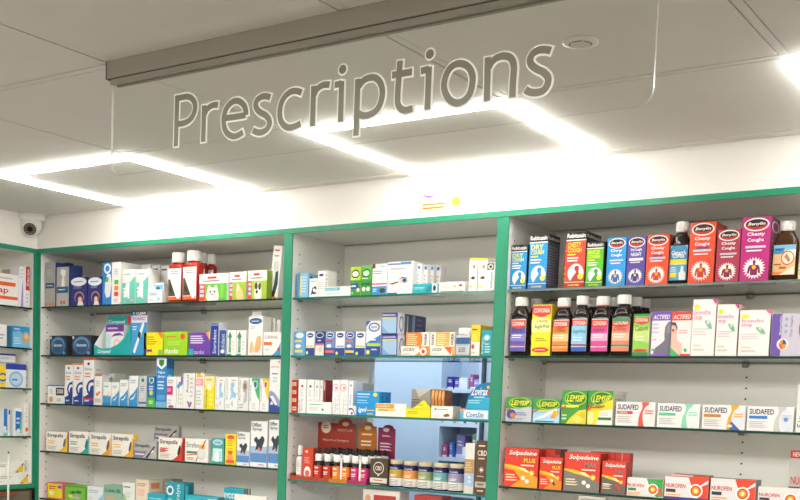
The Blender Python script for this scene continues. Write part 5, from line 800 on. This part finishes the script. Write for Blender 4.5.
# ================================================================ right bay, top shelf
g = 'cough syrup cartons on the top shelf of the right bay'
B(2.1936,0.0200,2.0220,0.0552,0.1357,0,.05,'syrup_carton','blue dry cough carton with black top, shorter of the blue pair','2396d8',robit('DRY','1f74b8','2a86c4'),'3a4250',g=g)
B(2.2576,0.0200,2.0220,0.0613,0.1640,0,.085,'syrup_carton','blue dry cough carton with black top, taller of the blue pair','2396d8',robit('DRY','1f74b8','2a86c4'),'4a4e5c',sart=[Q(0,.86,1,1,'1b1a1c'),T('Robitussin',.05,.9,.95,.96,'d9d6d0','b'),L(.06,.08,.94,.8,14,'7a7c8a'),Q(0,0,1,.04,'2f6ba0')],g=g)
B(2.3279,0.0700,2.0220,0.0179,0.1242,0,.05,'syrup_carton','narrow strip of a red syrup carton behind the blue pair','d8392f',[Q(0,.88,1,1,'1b1a1c'),T('Rob',.1,.9,.9,.97,'f2eee6','b'),L(.1,.2,.9,.6,3,'f4e341')],g=g)
B(2.3786,0.0180,2.0220,0.0645,0.1636,0,.11,'syrup_carton','tall red chesty cough carton with black top and figure','e04634',robit('CHESTY','a82a28','b83a30'),'35312f',sart=[Q(0,.86,1,1,'1b1a1c'),T('Robitussin',.05,.9,.95,.96,'cfcac2','b'),L(.06,.08,.94,.8,14,'4c4744')],g=g)
B(2.4413,0.0140,2.0220,0.0540,0.1308,0,.05,'syrup_carton','bright green mucus cough carton with black top','5cc232',robit('MUCUS','3f8f2c','3f9a3a'),'2f3f2c',g=g)
g = 'cough cartons with red oval badges on the top shelf'
B(2.5043,0.0200,2.0220,0.0592,0.1394,0,.06,'syrup_carton','sky blue cough carton with red oval badge and blue figure','2b9be0',cough('Dry','Coughs','2b9be0','f0c84a','2a6cb0'),'2480bc',g=g)
B(2.5633,0.0200,2.0220,0.0559,0.1390,0,.06,'syrup_carton','violet night cough carton with red oval badge','5a4fa4',cough('DryCoughs','NIGHT','5a4fa4','f0d86a','3a3a8c')+[Q(.14,.505,.9,.56,'e6e4ee')],'4a4090',g=g)
B(2.6254,0.0200,2.0220,0.0657,0.1409,0,.08,'syrup_carton','orange-red chesty cough carton with red oval badge, smaller one','e8502e',cough('Chesty','Coughs','e8502e','f2b02a','c8402c')+[Q(.3,.56,.74,.59,'3a55a4')],'a8432c',g=g)
V(2.6829,0.0300,2.0220,0.0539,0.1746,0,'dark glass medicine bottle with pale blue label and yellow strip','2b201a','bcd8ea',[E(.5,.86,.5,.2,'4a9ac8'),Q(0,.5,1,.86,'3f8fc0'),T('Covex',.14,.64,.86,.8,'e9f2f8','b'),T('Catarrh',.08,.72,.92,.86,'f2f6f8','b'),Q(.02,.46,.98,.6,'f2e03a'),Q(0,.0,1,.44,'5aa8d2'),L(.06,.24,.5,.4,3,'e4f0f6'),Q(.06,.08,.44,.22,'f2e03a'),G('eef2f4',.6,0,.56,.2,.66,.26,.68,.4,.82,.4,.84,.26,.96,.2,.94,0)],lz=(.07,.62),cw=.62,ch=.15,sh=.62,g='dark glass bottles on the top shelf',rib='c9c4bc')
B(2.7529,0.0120,2.0220,0.0722,0.1654,0,.1,'syrup_carton','orange-red chesty cough carton with red oval badge, larger one','e8502e',cough('Chesty','Coughs','e8502e','f2b02a','c8402c')+[Q(.3,.565,.76,.592,'3a55a4')],'a04430',g=g)
B(2.8244,0.0120,2.0220,0.0644,0.1417,0,.06,'syrup_carton','maroon chesty cough carton with red oval badge, between larger ones','b03a52',cough('Chesty','Coughs','b03a52','f0a83a','8a2440'),'8a2e42',g=g)
B(2.8954,0.0120,2.0220,0.0766,0.1696,0,.09,'syrup_carton','magenta chesty cough carton with red oval badge, tallest carton','c02a80',cough('Chesty','Coughs','c02a80','f0c02a','8a1f5c'),'7a2a4c',sart=[E(.5,.86,.4,.09,'d8cfd0'),E(.5,.86,.3,.07,'7a2a4c'),L(.1,.1,.9,.66,9,'a85a74')],g=g)
V(2.9669,0.0300,2.0220,0.0626,0.1570,0,'brown glass bottle with orange sky label and white cap','4a2f1c','f2c890',[Q(0,.84,1,1,'7fc0e0'),Q(0,.7,.5,.9,'4a9ad0'),G('f7f0e6',.4,.6,.6,.8,1,.84,1,.6),L(.08,.78,.5,.92,1,'2c4f9c'),E(.66,.56,.3,.24,'e0582c'),E(.66,.56,.26,.2,'f4e6d6'),G('c8866a',.5,.6,.6,.72,.8,.5,.72,.4),L(.06,.3,.4,.4,1,'b0602c'),G('e0582c',.3,.2,.6,.2,.64,.26,.3,.28),Q(0,0,1,.1,'e8843a'),G('f6e4c8',.3,.0,1,.0,1,.3)],lz=(.1,.6),cw=.6,ch=.14,sh=.6,g='dark glass bottles on the top shelf',rib='d8d0c4')
B(3.0354,0.0300,2.0220,0.0621,0.1169,0,.06,'syrup_carton','yellow-edged carton cut by the right frame edge, top shelf','e9d9a0',[L(.05,.1,.6,.8,8,'c89a4a')])
# ================================================================ right bay, second shelf
g = 'brown cough syrup bottles on the second shelf'
gl = '241a16'
k = dict(lz=(.08,.62), cw=.66, ch=.15, sh=.64, lw=.86)
V(2.2020,0.0200,1.8220,0.0581,0.1785,0,'dark cough bottle with violet label, leftmost on second shelf',gl,'f2eee8',covonia('5f58b0','8a86cc','Chesty')[:2]+covonia('5f58b0','8a86cc','Dry')[2:],g=g,**k)
B(2.2786,0.0200,1.8220,0.0644,0.1540,0,.055,'syrup_carton','yellow cough syrup carton standing between two dark bottles','f2dc1e',[G('d8473c',0,.98,.96,.98,.96,.82,.5,.74,0,.82),T('COVONIA',.08,.84,.9,.93,'f7efe6','b'),G('f6ee9a',0,.72,.5,.76,1,.7,1,.46,0,.46),T('Chesty',.24,.64,.84,.71,'3a3424','i'),T('Sugarfree',.14,.52,.92,.62,'3a3424','i'),L(.24,.28,.8,.36,2,'a8981c'),E(.5,.12,.44,.05,'d8392f'),L(.2,.105,.8,.135,1,'f4d8c8')],'d8bc2a')
V(2.3418,0.0200,1.8220,0.0579,0.1728,0,'dark cough bottle with orange label, right of yellow carton',gl,'f4ede2',covonia('ee8a2c','f4c88a'),g=g,rib='c8503a',**k)
V(2.4013,0.0200,1.8220,0.0536,0.1769,0,'dark cough bottle with light blue label and blue foot',gl,'eef2f4',covonia('2f5fb8','9fd0ec','Sugarfree')+[Q(0,.22,1,.78,'8ecbea'),T('Sugarfree',.08,.52,.94,.68,'2f3f4a','i'),L(.1,.3,.86,.46,2,'e9f4f8')],g=g,**k)
V(2.4646,0.0200,1.8220,0.0579,0.1740,0,'dark cough bottle with pink label',gl,'f4ece8',covonia('d8489a','f0a8cc','Vapour'),g=g,rib='c8503a',**k)
V(2.5290,0.0200,1.8220,0.0602,0.1761,0,'dark cough bottle with coral label and green strips',gl,'f2ece4',covonia('ea8468','f2c0a4','Chesty')+[Q(0,.9,1,1,'3f8f5a'),Q(0,.14,1,.2,'3f8f5a')],g=g,**k)
for_r = dict(lz=(.08,.62), cw=.66, ch=.15, sh=.64, lw=.86, g='brown cough syrup bottles in the rear row')
V(2.2182,0.0900,1.8220,0.0526,0.1802,0,'rear dark cough bottle between violet label bottle and yellow carton',gl,'eeeae4',covonia('5f58b0','8a86cc'),**for_r)
V(2.4056,0.0900,1.8220,0.0494,0.1771,0,'rear dark cough bottle peeking between blue and pink label bottles',gl,'eef2f4',covonia('2f5fb8','9fd0ec'),**for_r)
V(2.4709,0.0900,1.8220,0.0498,0.1770,0,'rear dark cough bottle peeking between pink and coral label bottles',gl,'f4ece8',covonia('d8489a','f0a8cc'),**for_r)
V(2.5401,0.0900,1.8220,0.0487,0.1760,0,'rear dark cough bottle just right of the coral label bottle',gl,'f2ece4',covonia('ea8468','f2c0a4'),**for_r)
V(2.5398,0.1650,1.8220,0.0431,0.1788,0,'furthest dark cough bottle seen above green carton',gl,'f2ece4',covonia('ea8468','f2c0a4'),**for_r)
B(2.5935,0.0120,1.8220,0.0476,0.1193,0,.05,'syrup_carton','green and white cough carton with red heading, right of bottles','f2f2ec',[Q(0,.0,1,.94,'8fcf4a'),G('c8e07a',0,.4,1,.3,1,.66,0,.7),Q(0,.94,1,1,'2f8f4a'),G('d8473c',.02,.92,.98,.92,.98,.8,.5,.74,.02,.8),T('COVONIA',.1,.81,.9,.9,'f7efe6','b'),T('Catarrh',.1,.6,.9,.72,'2f4a2c','i'),L(.16,.34,.84,.5,2,'e4f0c8'),E(.5,.13,.46,.04,'d8392f'),Q(0,0,1,.09,'2f8f4a')])
g = 'upright cold remedy cartons'
B(2.6498,0.0140,1.8220,0.0553,0.1243,0,.04,'cold_remedy_carton','white and violet cold carton showing grey left half of a man','eceaea',[Q(0,.8,1,1,'7a4fae'),T('ACTIFED',.06,.83,.94,.93,'f4f0f8','bi'),G('6f6a7c',.1,0,.24,.18,.6,.3,.72,.36,.7,.5,.72,.66,.86,.76,1,.78,1,0),G('8a8494',.8,.5,1,.52,1,.72,.84,.7),L(.06,.5,.5,.76,3,'c8c0d4'),L(.06,.34,.3,.4,1,'b8b0c8'),G('4caf5a',.04,.14,.2,.1,.2,.18),Q(0,0,1,.05,'8a5ac0')],'c9c4cc',g=g)
B(2.7080,0.0140,1.8220,0.0576,0.1236,0,.04,'cold_remedy_carton','white and red cold carton showing pinkish right half of a man','f1ece8',[Q(0,.8,1,1,'e4433c'),T('ACTIFED',.06,.83,.94,.93,'fbf0ec','bi'),G('e4bca8',0,0,0,.78,.16,.76,.3,.66,.28,.48,.32,.36,.56,.28,.62,0),G('5a463c',0,.76,.2,.76,.3,.64,.28,.56,.2,.68,0,.7),E(.1,.58,.06,.03,'a03a30'),L(.4,.5,.9,.6,2,'f0b0a8'),G('3fae6a',0,.2,.5,0,0,0),G('3fae6a',.66,.14,.74,.19,.86,.12,.74,.08),Q(.5,0,1,.05,'e4433c')],'d8cfca',g=g)
g = 'white cough sachet cartons with pink lettering'
B(2.7687,0.0160,1.8220,0.0661,0.1562,0,.09,'cough_sachet_carton','white carton with pink rounded lettering, tallest of three','f5f1ed',bronch('d0388a'),'d9c8bc',g=g)
B(2.8329,0.0160,1.8220,0.0592,0.1405,0,.09,'cough_sachet_carton','white carton with pink rounded lettering, narrow middle one','f5f1ed',bronch('d0388a'),'d9c8bc',g=g)
B(2.9067,0.0120,1.8220,0.0821,0.1231,0,.09,'cough_sachet_carton','white carton with pink rounded lettering, widest and lowest','f5f1ed',bronch('e06a9c'),'d9c8bc',g=g)
B(2.8222,0.1200,1.8220,0.0442,0.1452,0,.06,'cough_sachet_carton','cream carton peeking above the pink lettered cartons at back','e8d8cc',[Q(.7,.9,1,1,'d0388a')],g=g)
B(2.9936,0.0120,1.8220,0.0860,0.1124,0,.05,'cold_remedy_carton','violet and lilac carton lying sideways with pie-chart roundel','6a4fa4',[Q(.3,0,1,1,'cfc9d8'),O(.36,.28,.18,'f2f0f4'),G('f0a030',.36,.28,.36,.4,.28,.36,.24,.28),G('e0653a',.36,.28,.24,.28,.3,.17,.36,.16),G('3a4a94',.36,.28,.36,.4,.44,.36,.48,.28),G('f0a030',.36,.28,.48,.28,.44,.18,.36,.16),T('Benylin',.24,.5,.3,.94,'f0ecf6','vb'),T('Day Night',.56,.46,.64,.94,'4a4070','v'),E(.98,.64,.16,.28,'d8433c'),L(.4,.5,.5,.94,3,'a8a0c0')],'c4bccc')
# ================================================================ right bay, third shelf
g = 'hot lemon drink cartons'
B(2.2201,0.0120,1.6220,0.0876,0.0751,0,.03,'cold_drink_carton','green and silver lemon drink carton with blue globe, leftmost','c3c6cc',lemon([G('c3c6cc',0,.0,1,0,1,.62,.4,.5,0,.4),E(.22,.3,.18,.2,'2f4f9c'),E(.28,.26,.1,.1,'e0782c'),L(.4,.24,.9,.4,2,'6a74a4'),L(.1,.04,.8,.16,2,'9a9ca4')],'x','c3c6cc'),g=g)
B(2.3122,0.0120,1.6220,0.0882,0.0729,0,.03,'cold_drink_carton','green and pale blue lemon drink carton with orange capsule','9fd0e8',lemon([Q(0,0,1,.36,'a8d8ee'),G('f2f0ec',.02,.1,.6,.46,.9,.6,.9,.5,.4,.2),G('f0902c',.66,.2,.8,.5,.98,.5,.86,.2),E(.84,.38,.1,.14,'f2b02a'),Q(.1,.03,.8,.07,'4a5a4a')],'x','f0e04a'),g=g)
B(2.4005,0.0120,1.6220,0.0804,0.0988,0,.05,'cold_drink_carton','tall green carton with yellow lemon drink foam','3f9a3c',lemon([Q(0,0,1,.5,'4a9a3a'),G('ecd23a',.2,0,1,0,1,.44,.7,.4,.4,.2),E(.66,.14,.2,.1,'f2e06a'),E(.86,.26,.12,.08,'e8b82c'),L(.04,.1,.24,.3,2,'cfe0c0'),Q(.0,.5,.7,.56,'e9e23a')],'x','e9e23a'),g=g)
B(2.4824,0.0120,1.6220,0.0782,0.0995,0,.1,'cold_drink_carton','tall yellow and green lemon drink carton with white panel','f0dc2c',lemon([G('f0dc2c',0,0,1,0,1,.76,.5,.6,0,.5),G('f2f0e6',.36,0,1,0,1,.46,.5,.4),L(.3,.5,.9,.6,1,'9a8a2c'),Q(.44,.14,.96,.22,'2c8038'),E(.14,.2,.14,.2,'f2e890'),L(.5,.26,.94,.38,2,'cfcab8'),Q(0,.48,.06,.6,'d8392f')],'x','d8443a'),'dcd9cf',sart=[L(.1,.2,.9,.8,6,'b8b6ac'),Q(0,.9,1,1,'e9e6dc')],g=g)
g = 'white decongestant cartons in a row'
B(2.5888,0.0120,1.6220,0.1179,0.0688,0,.03,'decongestant_carton','white carton with red bar and red splash, first of four','f3f0ec',decong('e8564c','d8392f','f4e9e6')+[T('PAIN',.08,.53,.3,.6,'f4e0dc','b')],g=g)
B(2.7135,0.0120,1.6220,0.1206,0.0671,0,.03,'decongestant_carton','white carton with mint green bar and face picture','f3f2ee',decong('8ed6b4','62c49a','e8eeec'),g=g)
B(2.8390,0.0120,1.6220,0.1177,0.0668,0,.03,'decongestant_carton','white carton with amber bar and yellow-blue splash','f3f0ea',decong('f2a82c','c8862c','e4e6ee')+[G('4a5fb0',.66,0,.9,0,.7,.34,.62,.2),E(.66,.16,.06,.06,'f4ecc0')],g=g)
B(2.9623,0.0120,1.6220,0.1210,0.0660,0,.03,'decongestant_carton','white carton with bright blue bar and grey splash, last of four','f3f2ef',decong('cfccc8','2f7fd0','e2e6ee')+[E(.84,.5,.05,.09,'5a9ad8')],g=g)
B(3.0593,0.0120,1.6220,0.0634,0.1252,0,.04,'medicine_carton','tall white carton with upright dark lettering at right frame edge','f2f0ec',[T('Sinus',.06,.1,.3,.6,'2a2a40','v')])
# ================================================================ right bay, fourth shelf
g = 'red soluble tablet cartons'
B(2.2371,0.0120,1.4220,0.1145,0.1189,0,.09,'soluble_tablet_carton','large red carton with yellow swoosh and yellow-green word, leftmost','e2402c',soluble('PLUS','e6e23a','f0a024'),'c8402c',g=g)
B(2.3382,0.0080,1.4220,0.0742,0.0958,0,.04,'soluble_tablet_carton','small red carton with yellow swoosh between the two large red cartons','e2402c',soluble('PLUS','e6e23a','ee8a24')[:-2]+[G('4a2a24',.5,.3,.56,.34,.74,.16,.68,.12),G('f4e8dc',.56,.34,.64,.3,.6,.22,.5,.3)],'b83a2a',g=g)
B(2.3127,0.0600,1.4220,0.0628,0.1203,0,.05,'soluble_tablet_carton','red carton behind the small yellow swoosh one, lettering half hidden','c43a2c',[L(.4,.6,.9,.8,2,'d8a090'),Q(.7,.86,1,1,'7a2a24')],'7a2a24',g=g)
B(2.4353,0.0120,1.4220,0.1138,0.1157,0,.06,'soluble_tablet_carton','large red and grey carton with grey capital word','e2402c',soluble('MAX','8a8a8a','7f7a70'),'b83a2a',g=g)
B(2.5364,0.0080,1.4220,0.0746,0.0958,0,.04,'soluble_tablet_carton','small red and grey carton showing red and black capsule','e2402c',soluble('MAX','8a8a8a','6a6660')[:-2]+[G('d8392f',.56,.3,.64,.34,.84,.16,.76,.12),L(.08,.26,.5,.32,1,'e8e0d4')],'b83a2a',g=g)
B(2.4962,0.0700,1.4220,0.1243,0.1191,0,.03,'soluble_tablet_carton','red carton at the back, its grey lettering above the small ones','d43c2c',[T('deine',.3,.62,.62,.84,'cfcac4','bi'),Q(.62,0,.66,1,'a83428'),Q(.8,0,.83,1,'d88a7a')],'c43a2c',g=g)
g = 'white pain tablet cartons with target badge'
W = 'e9e6e2'
B(2.6295,0.0120,1.4220,0.1080,0.0523,0,.03,'pain_tablet_carton','silver pain tablet carton with green panel and target badge',W,pain('3fa84a','2f8f4a')[:1]+pain('3fa84a','2f8f4a')[2:]+[E(.92,.42,.06,.08,'e8563a'),E(.9,.2,.07,.08,'e8563a'),G('e84030',.0,.6,.1,.64,.0,.7)],g=g)
B(2.7486,0.0120,1.4220,0.1252,0.0639,0,.03,'pain_tablet_carton','silver pain tablet carton with red panel, target badge and navy base line',W,pain('e6492f')+[Q(0,0,1,.1,'3a3f94')],'c0432f',g=g)
B(2.7402,0.0600,1.4220,0.1081,0.0679,0,.05,'pain_tablet_carton','pain tablet carton at the back behind the navy-lined one','dedbd6',[Q(.6,.7,1,1,'c8563e')],'c0563e',g=g)
B(2.8763,0.0120,1.4220,0.1236,0.0667,0,.05,'pain_tablet_carton','silver pain tablet carton with red panel, target badge, no navy line',W,pain('e6492f'),'8f8c88',g=g)
B(3.0032,0.0080,1.4220,0.1186,0.0515,0,.03,'pain_tablet_carton','lower silver pain tablet carton with target badge, front right corner',W,pain('d6d2ce')[1:],g=g)
B(3.0532,0.0500,1.4220,0.0841,0.1518,0,.05,'pain_tablet_carton','tall grey carton with red top strip at right frame edge','bdb9b4',[Q(0,.86,1,1,'c83a30'),T('NEW',.08,.89,.36,.97,'f2e6e0','b'),T('NUROFEN',.06,.4,.9,.54,'c8322c','b'),Q(0,.26,.5,.36,'3a3a3a'),L(.06,.08,.5,.22,2,'8a8680')],g=g)
B(2.4682,0.0200,1.2220,0.0844,0.1890,0,.02,'medicine_carton','grey-white carton top just showing under red grey-worded carton','d4cfc6',[L(.06,.86,.9,.97,2,'a8a298')])
# ================================================================ corner bay on the left wall
g = 'cartons on the shelves of the corner bay'
B(-0.0500,-0.1678,2.0156,0.1985,0.1299,1.5708,.06,'medicine_carton','wide white carton with two orange stripes on corner bay top shelf','f1efea',[Q(.3,.62,.92,.74,'e8602e'),Q(.3,.2,.98,.3,'e8602e'),T('Zap',.3,.34,.74,.58,'d8382e','b'),L(.5,.8,.9,.92,1,'cfc9c4')],g=g)
B(-0.1200,-0.0440,2.0156,0.0325,0.1597,1.5708,.05,'medicine_carton','tan carton end behind the orange-striped carton','c9b496',[L(.2,.2,.8,.9,4,'a8906e')],g=g)
B(-0.0400,-0.0617,2.0156,0.0253,0.1658,1.5708,.06,'medicine_carton','tall white and lilac carton beside orange-striped carton','eeebf0',[G('a088cc',.3,0,.9,0,.7,.7,.5,.4),L(.2,.7,.8,.95,3,'cfcbd6')],g=g)
B(-0.0300,-0.0408,2.0156,0.0285,0.1679,1.5708,.03,'medicine_carton','tall white carton with red upright badge, at corner','f3f0ec',[G('c83224',.2,.42,.9,.42,.9,1,.2,1),T('Zerex',.36,.5,.76,.95,'f6e6e0','vb'),L(.2,.1,.8,.36,3,'d0ccc6')],g=g)
B(-0.0400,-0.1700,1.8480,0.0732,0.0906,1.5708,.05,'medicine_carton','white carton with thin grey print, corner bay second shelf','f0efec',[L(.1,.3,.9,.6,2,'a8aeb4'),L(.1,.75,.7,.9,1,'d4d4d2')],'2f6a94',g=g)
B(-0.0400,-0.0629,1.8480,0.0873,0.0878,1.5708,.04,'medicine_carton','light blue carton with orange ball, corner bay second shelf','7fbfe6',[G('2f9ad8',0,1,1,1,1,.6,.6,.66,.4,.8,0,.7),E(.78,.5,.2,.26,'e8a860'),E(.8,.56,.12,.15,'f2c890'),L(.1,.14,.6,.5,3,'c4e2f4'),L(.1,.82,.5,.92,1,'e4f2fa')],'4aa0d0',g=g)
B(-0.0800,-0.1268,1.7872,0.1370,0.0337,1.5708,.08,'wipes_carton','white carton with navy lid band, behind, corner bay third shelf','eceae8',[Q(0,.8,1,1,'2f3fa0'),L(.1,.3,.9,.6,2,'b8c8e0')],g=g)
B(-0.0400,-0.0864,1.6813,0.1050,0.0986,1.5708,.06,'wipes_carton','white carton with navy top and blue round splash','f0f0ee',[Q(0,.76,1,1,'3347b4'),E(.5,.36,.34,.34,'8fc0e8'),E(.5,.36,.26,.24,'c4dcf0'),L(.3,.26,.7,.42,1,'4f8ad0')],g=g)
B(-0.0250,-0.1874,1.6813,0.0779,0.0893,1.5708,.012,'wipes_carton','yellow carton with dark blue ring, corner bay third shelf','f2cf24',[E(.8,.46,.3,.2,'2f5fa8'),E(.8,.46,.2,.12,'f2cf24'),L(.2,.1,.9,.26,1,'6ac0dc')],g=g)
g = 'toothbrush packs in the corner bay'
B(-0.0500,-0.1305,1.4815,0.0219,0.1119,1.5708,.03,'toothbrush_pack','blue and white toothbrush pack, leftmost in corner bay','dfe6ec',[G('2f7fcc',.1,.3,.9,.2,.9,1,.1,1),E(.4,.3,.3,.06,'f2f4f6'),Q(0,0,1,.12,'7fd0dc')],g=g)
B(-0.0500,-0.1115,1.4815,0.0120,0.1110,1.5708,.03,'toothbrush_pack','slim pale toothbrush pack with dark green head, corner bay','ecebe8',[E(.5,.88,.36,.1,'2f5a4a'),Q(.3,.1,.7,.7,'d4d8d8')],g=g)
B(-0.0700,-0.0798,1.4815,0.0163,0.1046,1.5708,.03,'toothbrush_pack','beige grey toothbrush pack between green head and blue tube','b5ab9c',[L(.2,.1,.8,.5,3,'8f8676')],g=g)
B(-0.0400,-0.0732,1.4815,0.0377,0.1162,1.5708,.04,'toothpaste_carton','blue toothpaste carton with white cap picture and green edge','e6ebee',[G('2f74c8',.1,.2,.7,.1,.9,.86,.1,.9),Q(.1,.9,.9,1,'f4f4f2'),G('6acb9a',.7,.1,.9,.1,1,.86,.9,.86),O(.5,.18,.26,'f2f4f6'),L(.2,.4,.7,.7,2,'bcd8f2')],g=g)
B(-0.0300,-0.0394,1.4815,0.0237,0.1356,1.5708,.03,'toothpaste_carton','white upright carton with orange dot at foot, corner bay','efe9e4',[E(.55,.2,.34,.07,'e8683a'),L(.2,.4,.8,.9,4,'e0d8d0')],g=g)
tri = [G('f0c82c',.8,.06,.98,.06,.98,.9),G('7a4aa0',.8,.02,.88,.02,.88,.16),G('7a4aa0',.94,.7,.98,.9,.98,.6),L(.3,.5,.7,.8,2,'b0aca6'),L(.3,.2,.6,.32,1,'cfcac4')]
B(-0.0400,-0.1645,1.3271,0.2488,0.0479,1.5708,.05,'dressing_carton','white flat carton with yellow and purple triangle, upper of two','f3f0ec',tri,g='flat white cartons at the foot of the corner bay')
B(-0.0360,-0.1410,1.2808,0.2442,0.0456,1.5708,.05,'dressing_carton','white flat carton with yellow and purple triangle, lower of two','f3f0ec',tri,g='flat white cartons at the foot of the corner bay')
# ================================================================ the dispensary seen through the open back
t = thing('shelving_unit', 'narrow blue-white open shelving seen through the middle bay', 'shelving', (1.51, .9, 0), 0)
x0, x1 = -.0875, .0875
DW = noisy('dispensary_board', 'c6d8ea', .02, 2, .5)
for a, b in ((x0 - .012, x0), (x1, x1 + .012)):
    mb = MB(); mb.box(a, 0, .0, b, .18, 2.2, DW); mb.build('side_panel', t)
mb = MB(); mb.box(x0, .165, .0, x1, .18, 2.2, DW); mb.build('back_panel', t)
DZ = (1.311, 1.4555, 1.598, 1.7375)
for z in DZ:
    mb = MB(); mb.box(x0, .0, z - .016, x1, .165, z, DW); mb.build('shelf_board', t)
mb = MB(); mb.box(-1.6, .02, 0, x0 - .014, .05, 2.3, BLUE); o = mb.build('wall_panel', None, (1.51, .9, 0)); tag(o, kind='structure')
mb = MB(); mb.box(x1 + .022, .02, 0, 1.4, .05, 2.3, BLUE); o = mb.build('wall_panel', None, (1.51, .9, 0)); tag(o, kind='structure')
mb = MB(); mb.box(x1 + .0125, -.004, 0, x1 + .0175, .05, 2.3, mat('55656f', .4)); o = mb.build('trim_3', None, (1.51, .9, 0)); tag(o, kind='structure')
rr = random.Random(3)
names_ = {1.7375: 'top', 1.598: 'second', 1.4555: 'third', 1.311: 'lowest'}
cols = [('6f5fb4', 'purple'), ('e4e8f0', 'white'), ('a85a8c', 'plum'), ('8f86c8', 'lilac'), ('b8503c', 'brick red'), ('3f6fb8', 'blue'), ('c4d4dc', 'pale grey')]
lay = {1.7375: [('3f3a94', 'indigo', .028, .05, .04), ('6f5fb4', 'purple', .026, .04, .04), ('d8e0ee', 'pale', .04, .046, .02), ('b0588c', 'plum', .016, .06, .03), ('9a8fd0', 'lilac', .03, .04, .02)],
       1.598: [('dfe6ee', 'white', .046, .058, .02), ('b04a38', 'brick red', .012, .05, .03), ('6a55b0', 'purple', .026, .062, .02), ('8f7fc8', 'lilac', .03, .08, .03), ('a04a80', 'plum', .018, .03, .01)],
       1.4555: [('b04a7a', 'rose', .022, .05, .02), ('4f7fc8', 'blue', .014, .06, .03), ('8f86c0', 'lilac', .04, .09, .05), ('e6eaf0', 'white', .034, .044, .02), ('a8c0a8', 'pale green', .018, .1, .03)],
       1.311: [('c04a6a', 'rose', .024, .05, .02), ('d8e0ea', 'white', .05, .06, .02), ('8a80bc', 'lilac', .03, .08, .04)]}
for z, items in lay.items():
    x = x0 + .006
    for c, nm_, w, h, y in items:
        B(1.51 + x + w / 2, .9 + y, z + .0006, w, h, 0, .06, 'medicine_carton', '%s carton on the %s visible shelf in the blue room behind' % (nm_, names_[z]), c, [L(.15, .5, .85, .8, 2, 'eef0f4'), Q(0, 0, 1, .15, 'd8d4e4')], g='cartons in the room behind')
        x += w + .006

# ================================================================ camera and light
w = bpy.data.worlds.new('world'); S.world = w; w.use_nodes = True
w.node_tree.nodes['Background'].inputs[0].default_value = (.9, .88, .82, 1); w.node_tree.nodes['Background'].inputs[1].default_value = .3
cd = bpy.data.cameras.new('camera'); co = bpy.data.objects.new('camera', cd); C.objects.link(co)
cd.sensor_width = 36; cd.lens = CAM['lens']; cd.shift_x, cd.shift_y = CAM['shift']; cd.clip_start = .05; cd.clip_end = 50
r, d, f = [Vector(v) for v in CAM['axes']]
co.matrix_world = Matrix(((r.x, -d.x, -f.x, CAM['loc'][0]), (r.y, -d.y, -f.y, CAM['loc'][1]), (r.z, -d.z, -f.z, CAM['loc'][2]), (0, 0, 0, 1)))
S.camera = co
S.view_settings.view_transform = 'Standard'; S.view_settings.look = 'None'; S.view_settings.gamma = 1; S.view_settings.exposure = EXPO; S.view_settings.use_curve_mapping = False
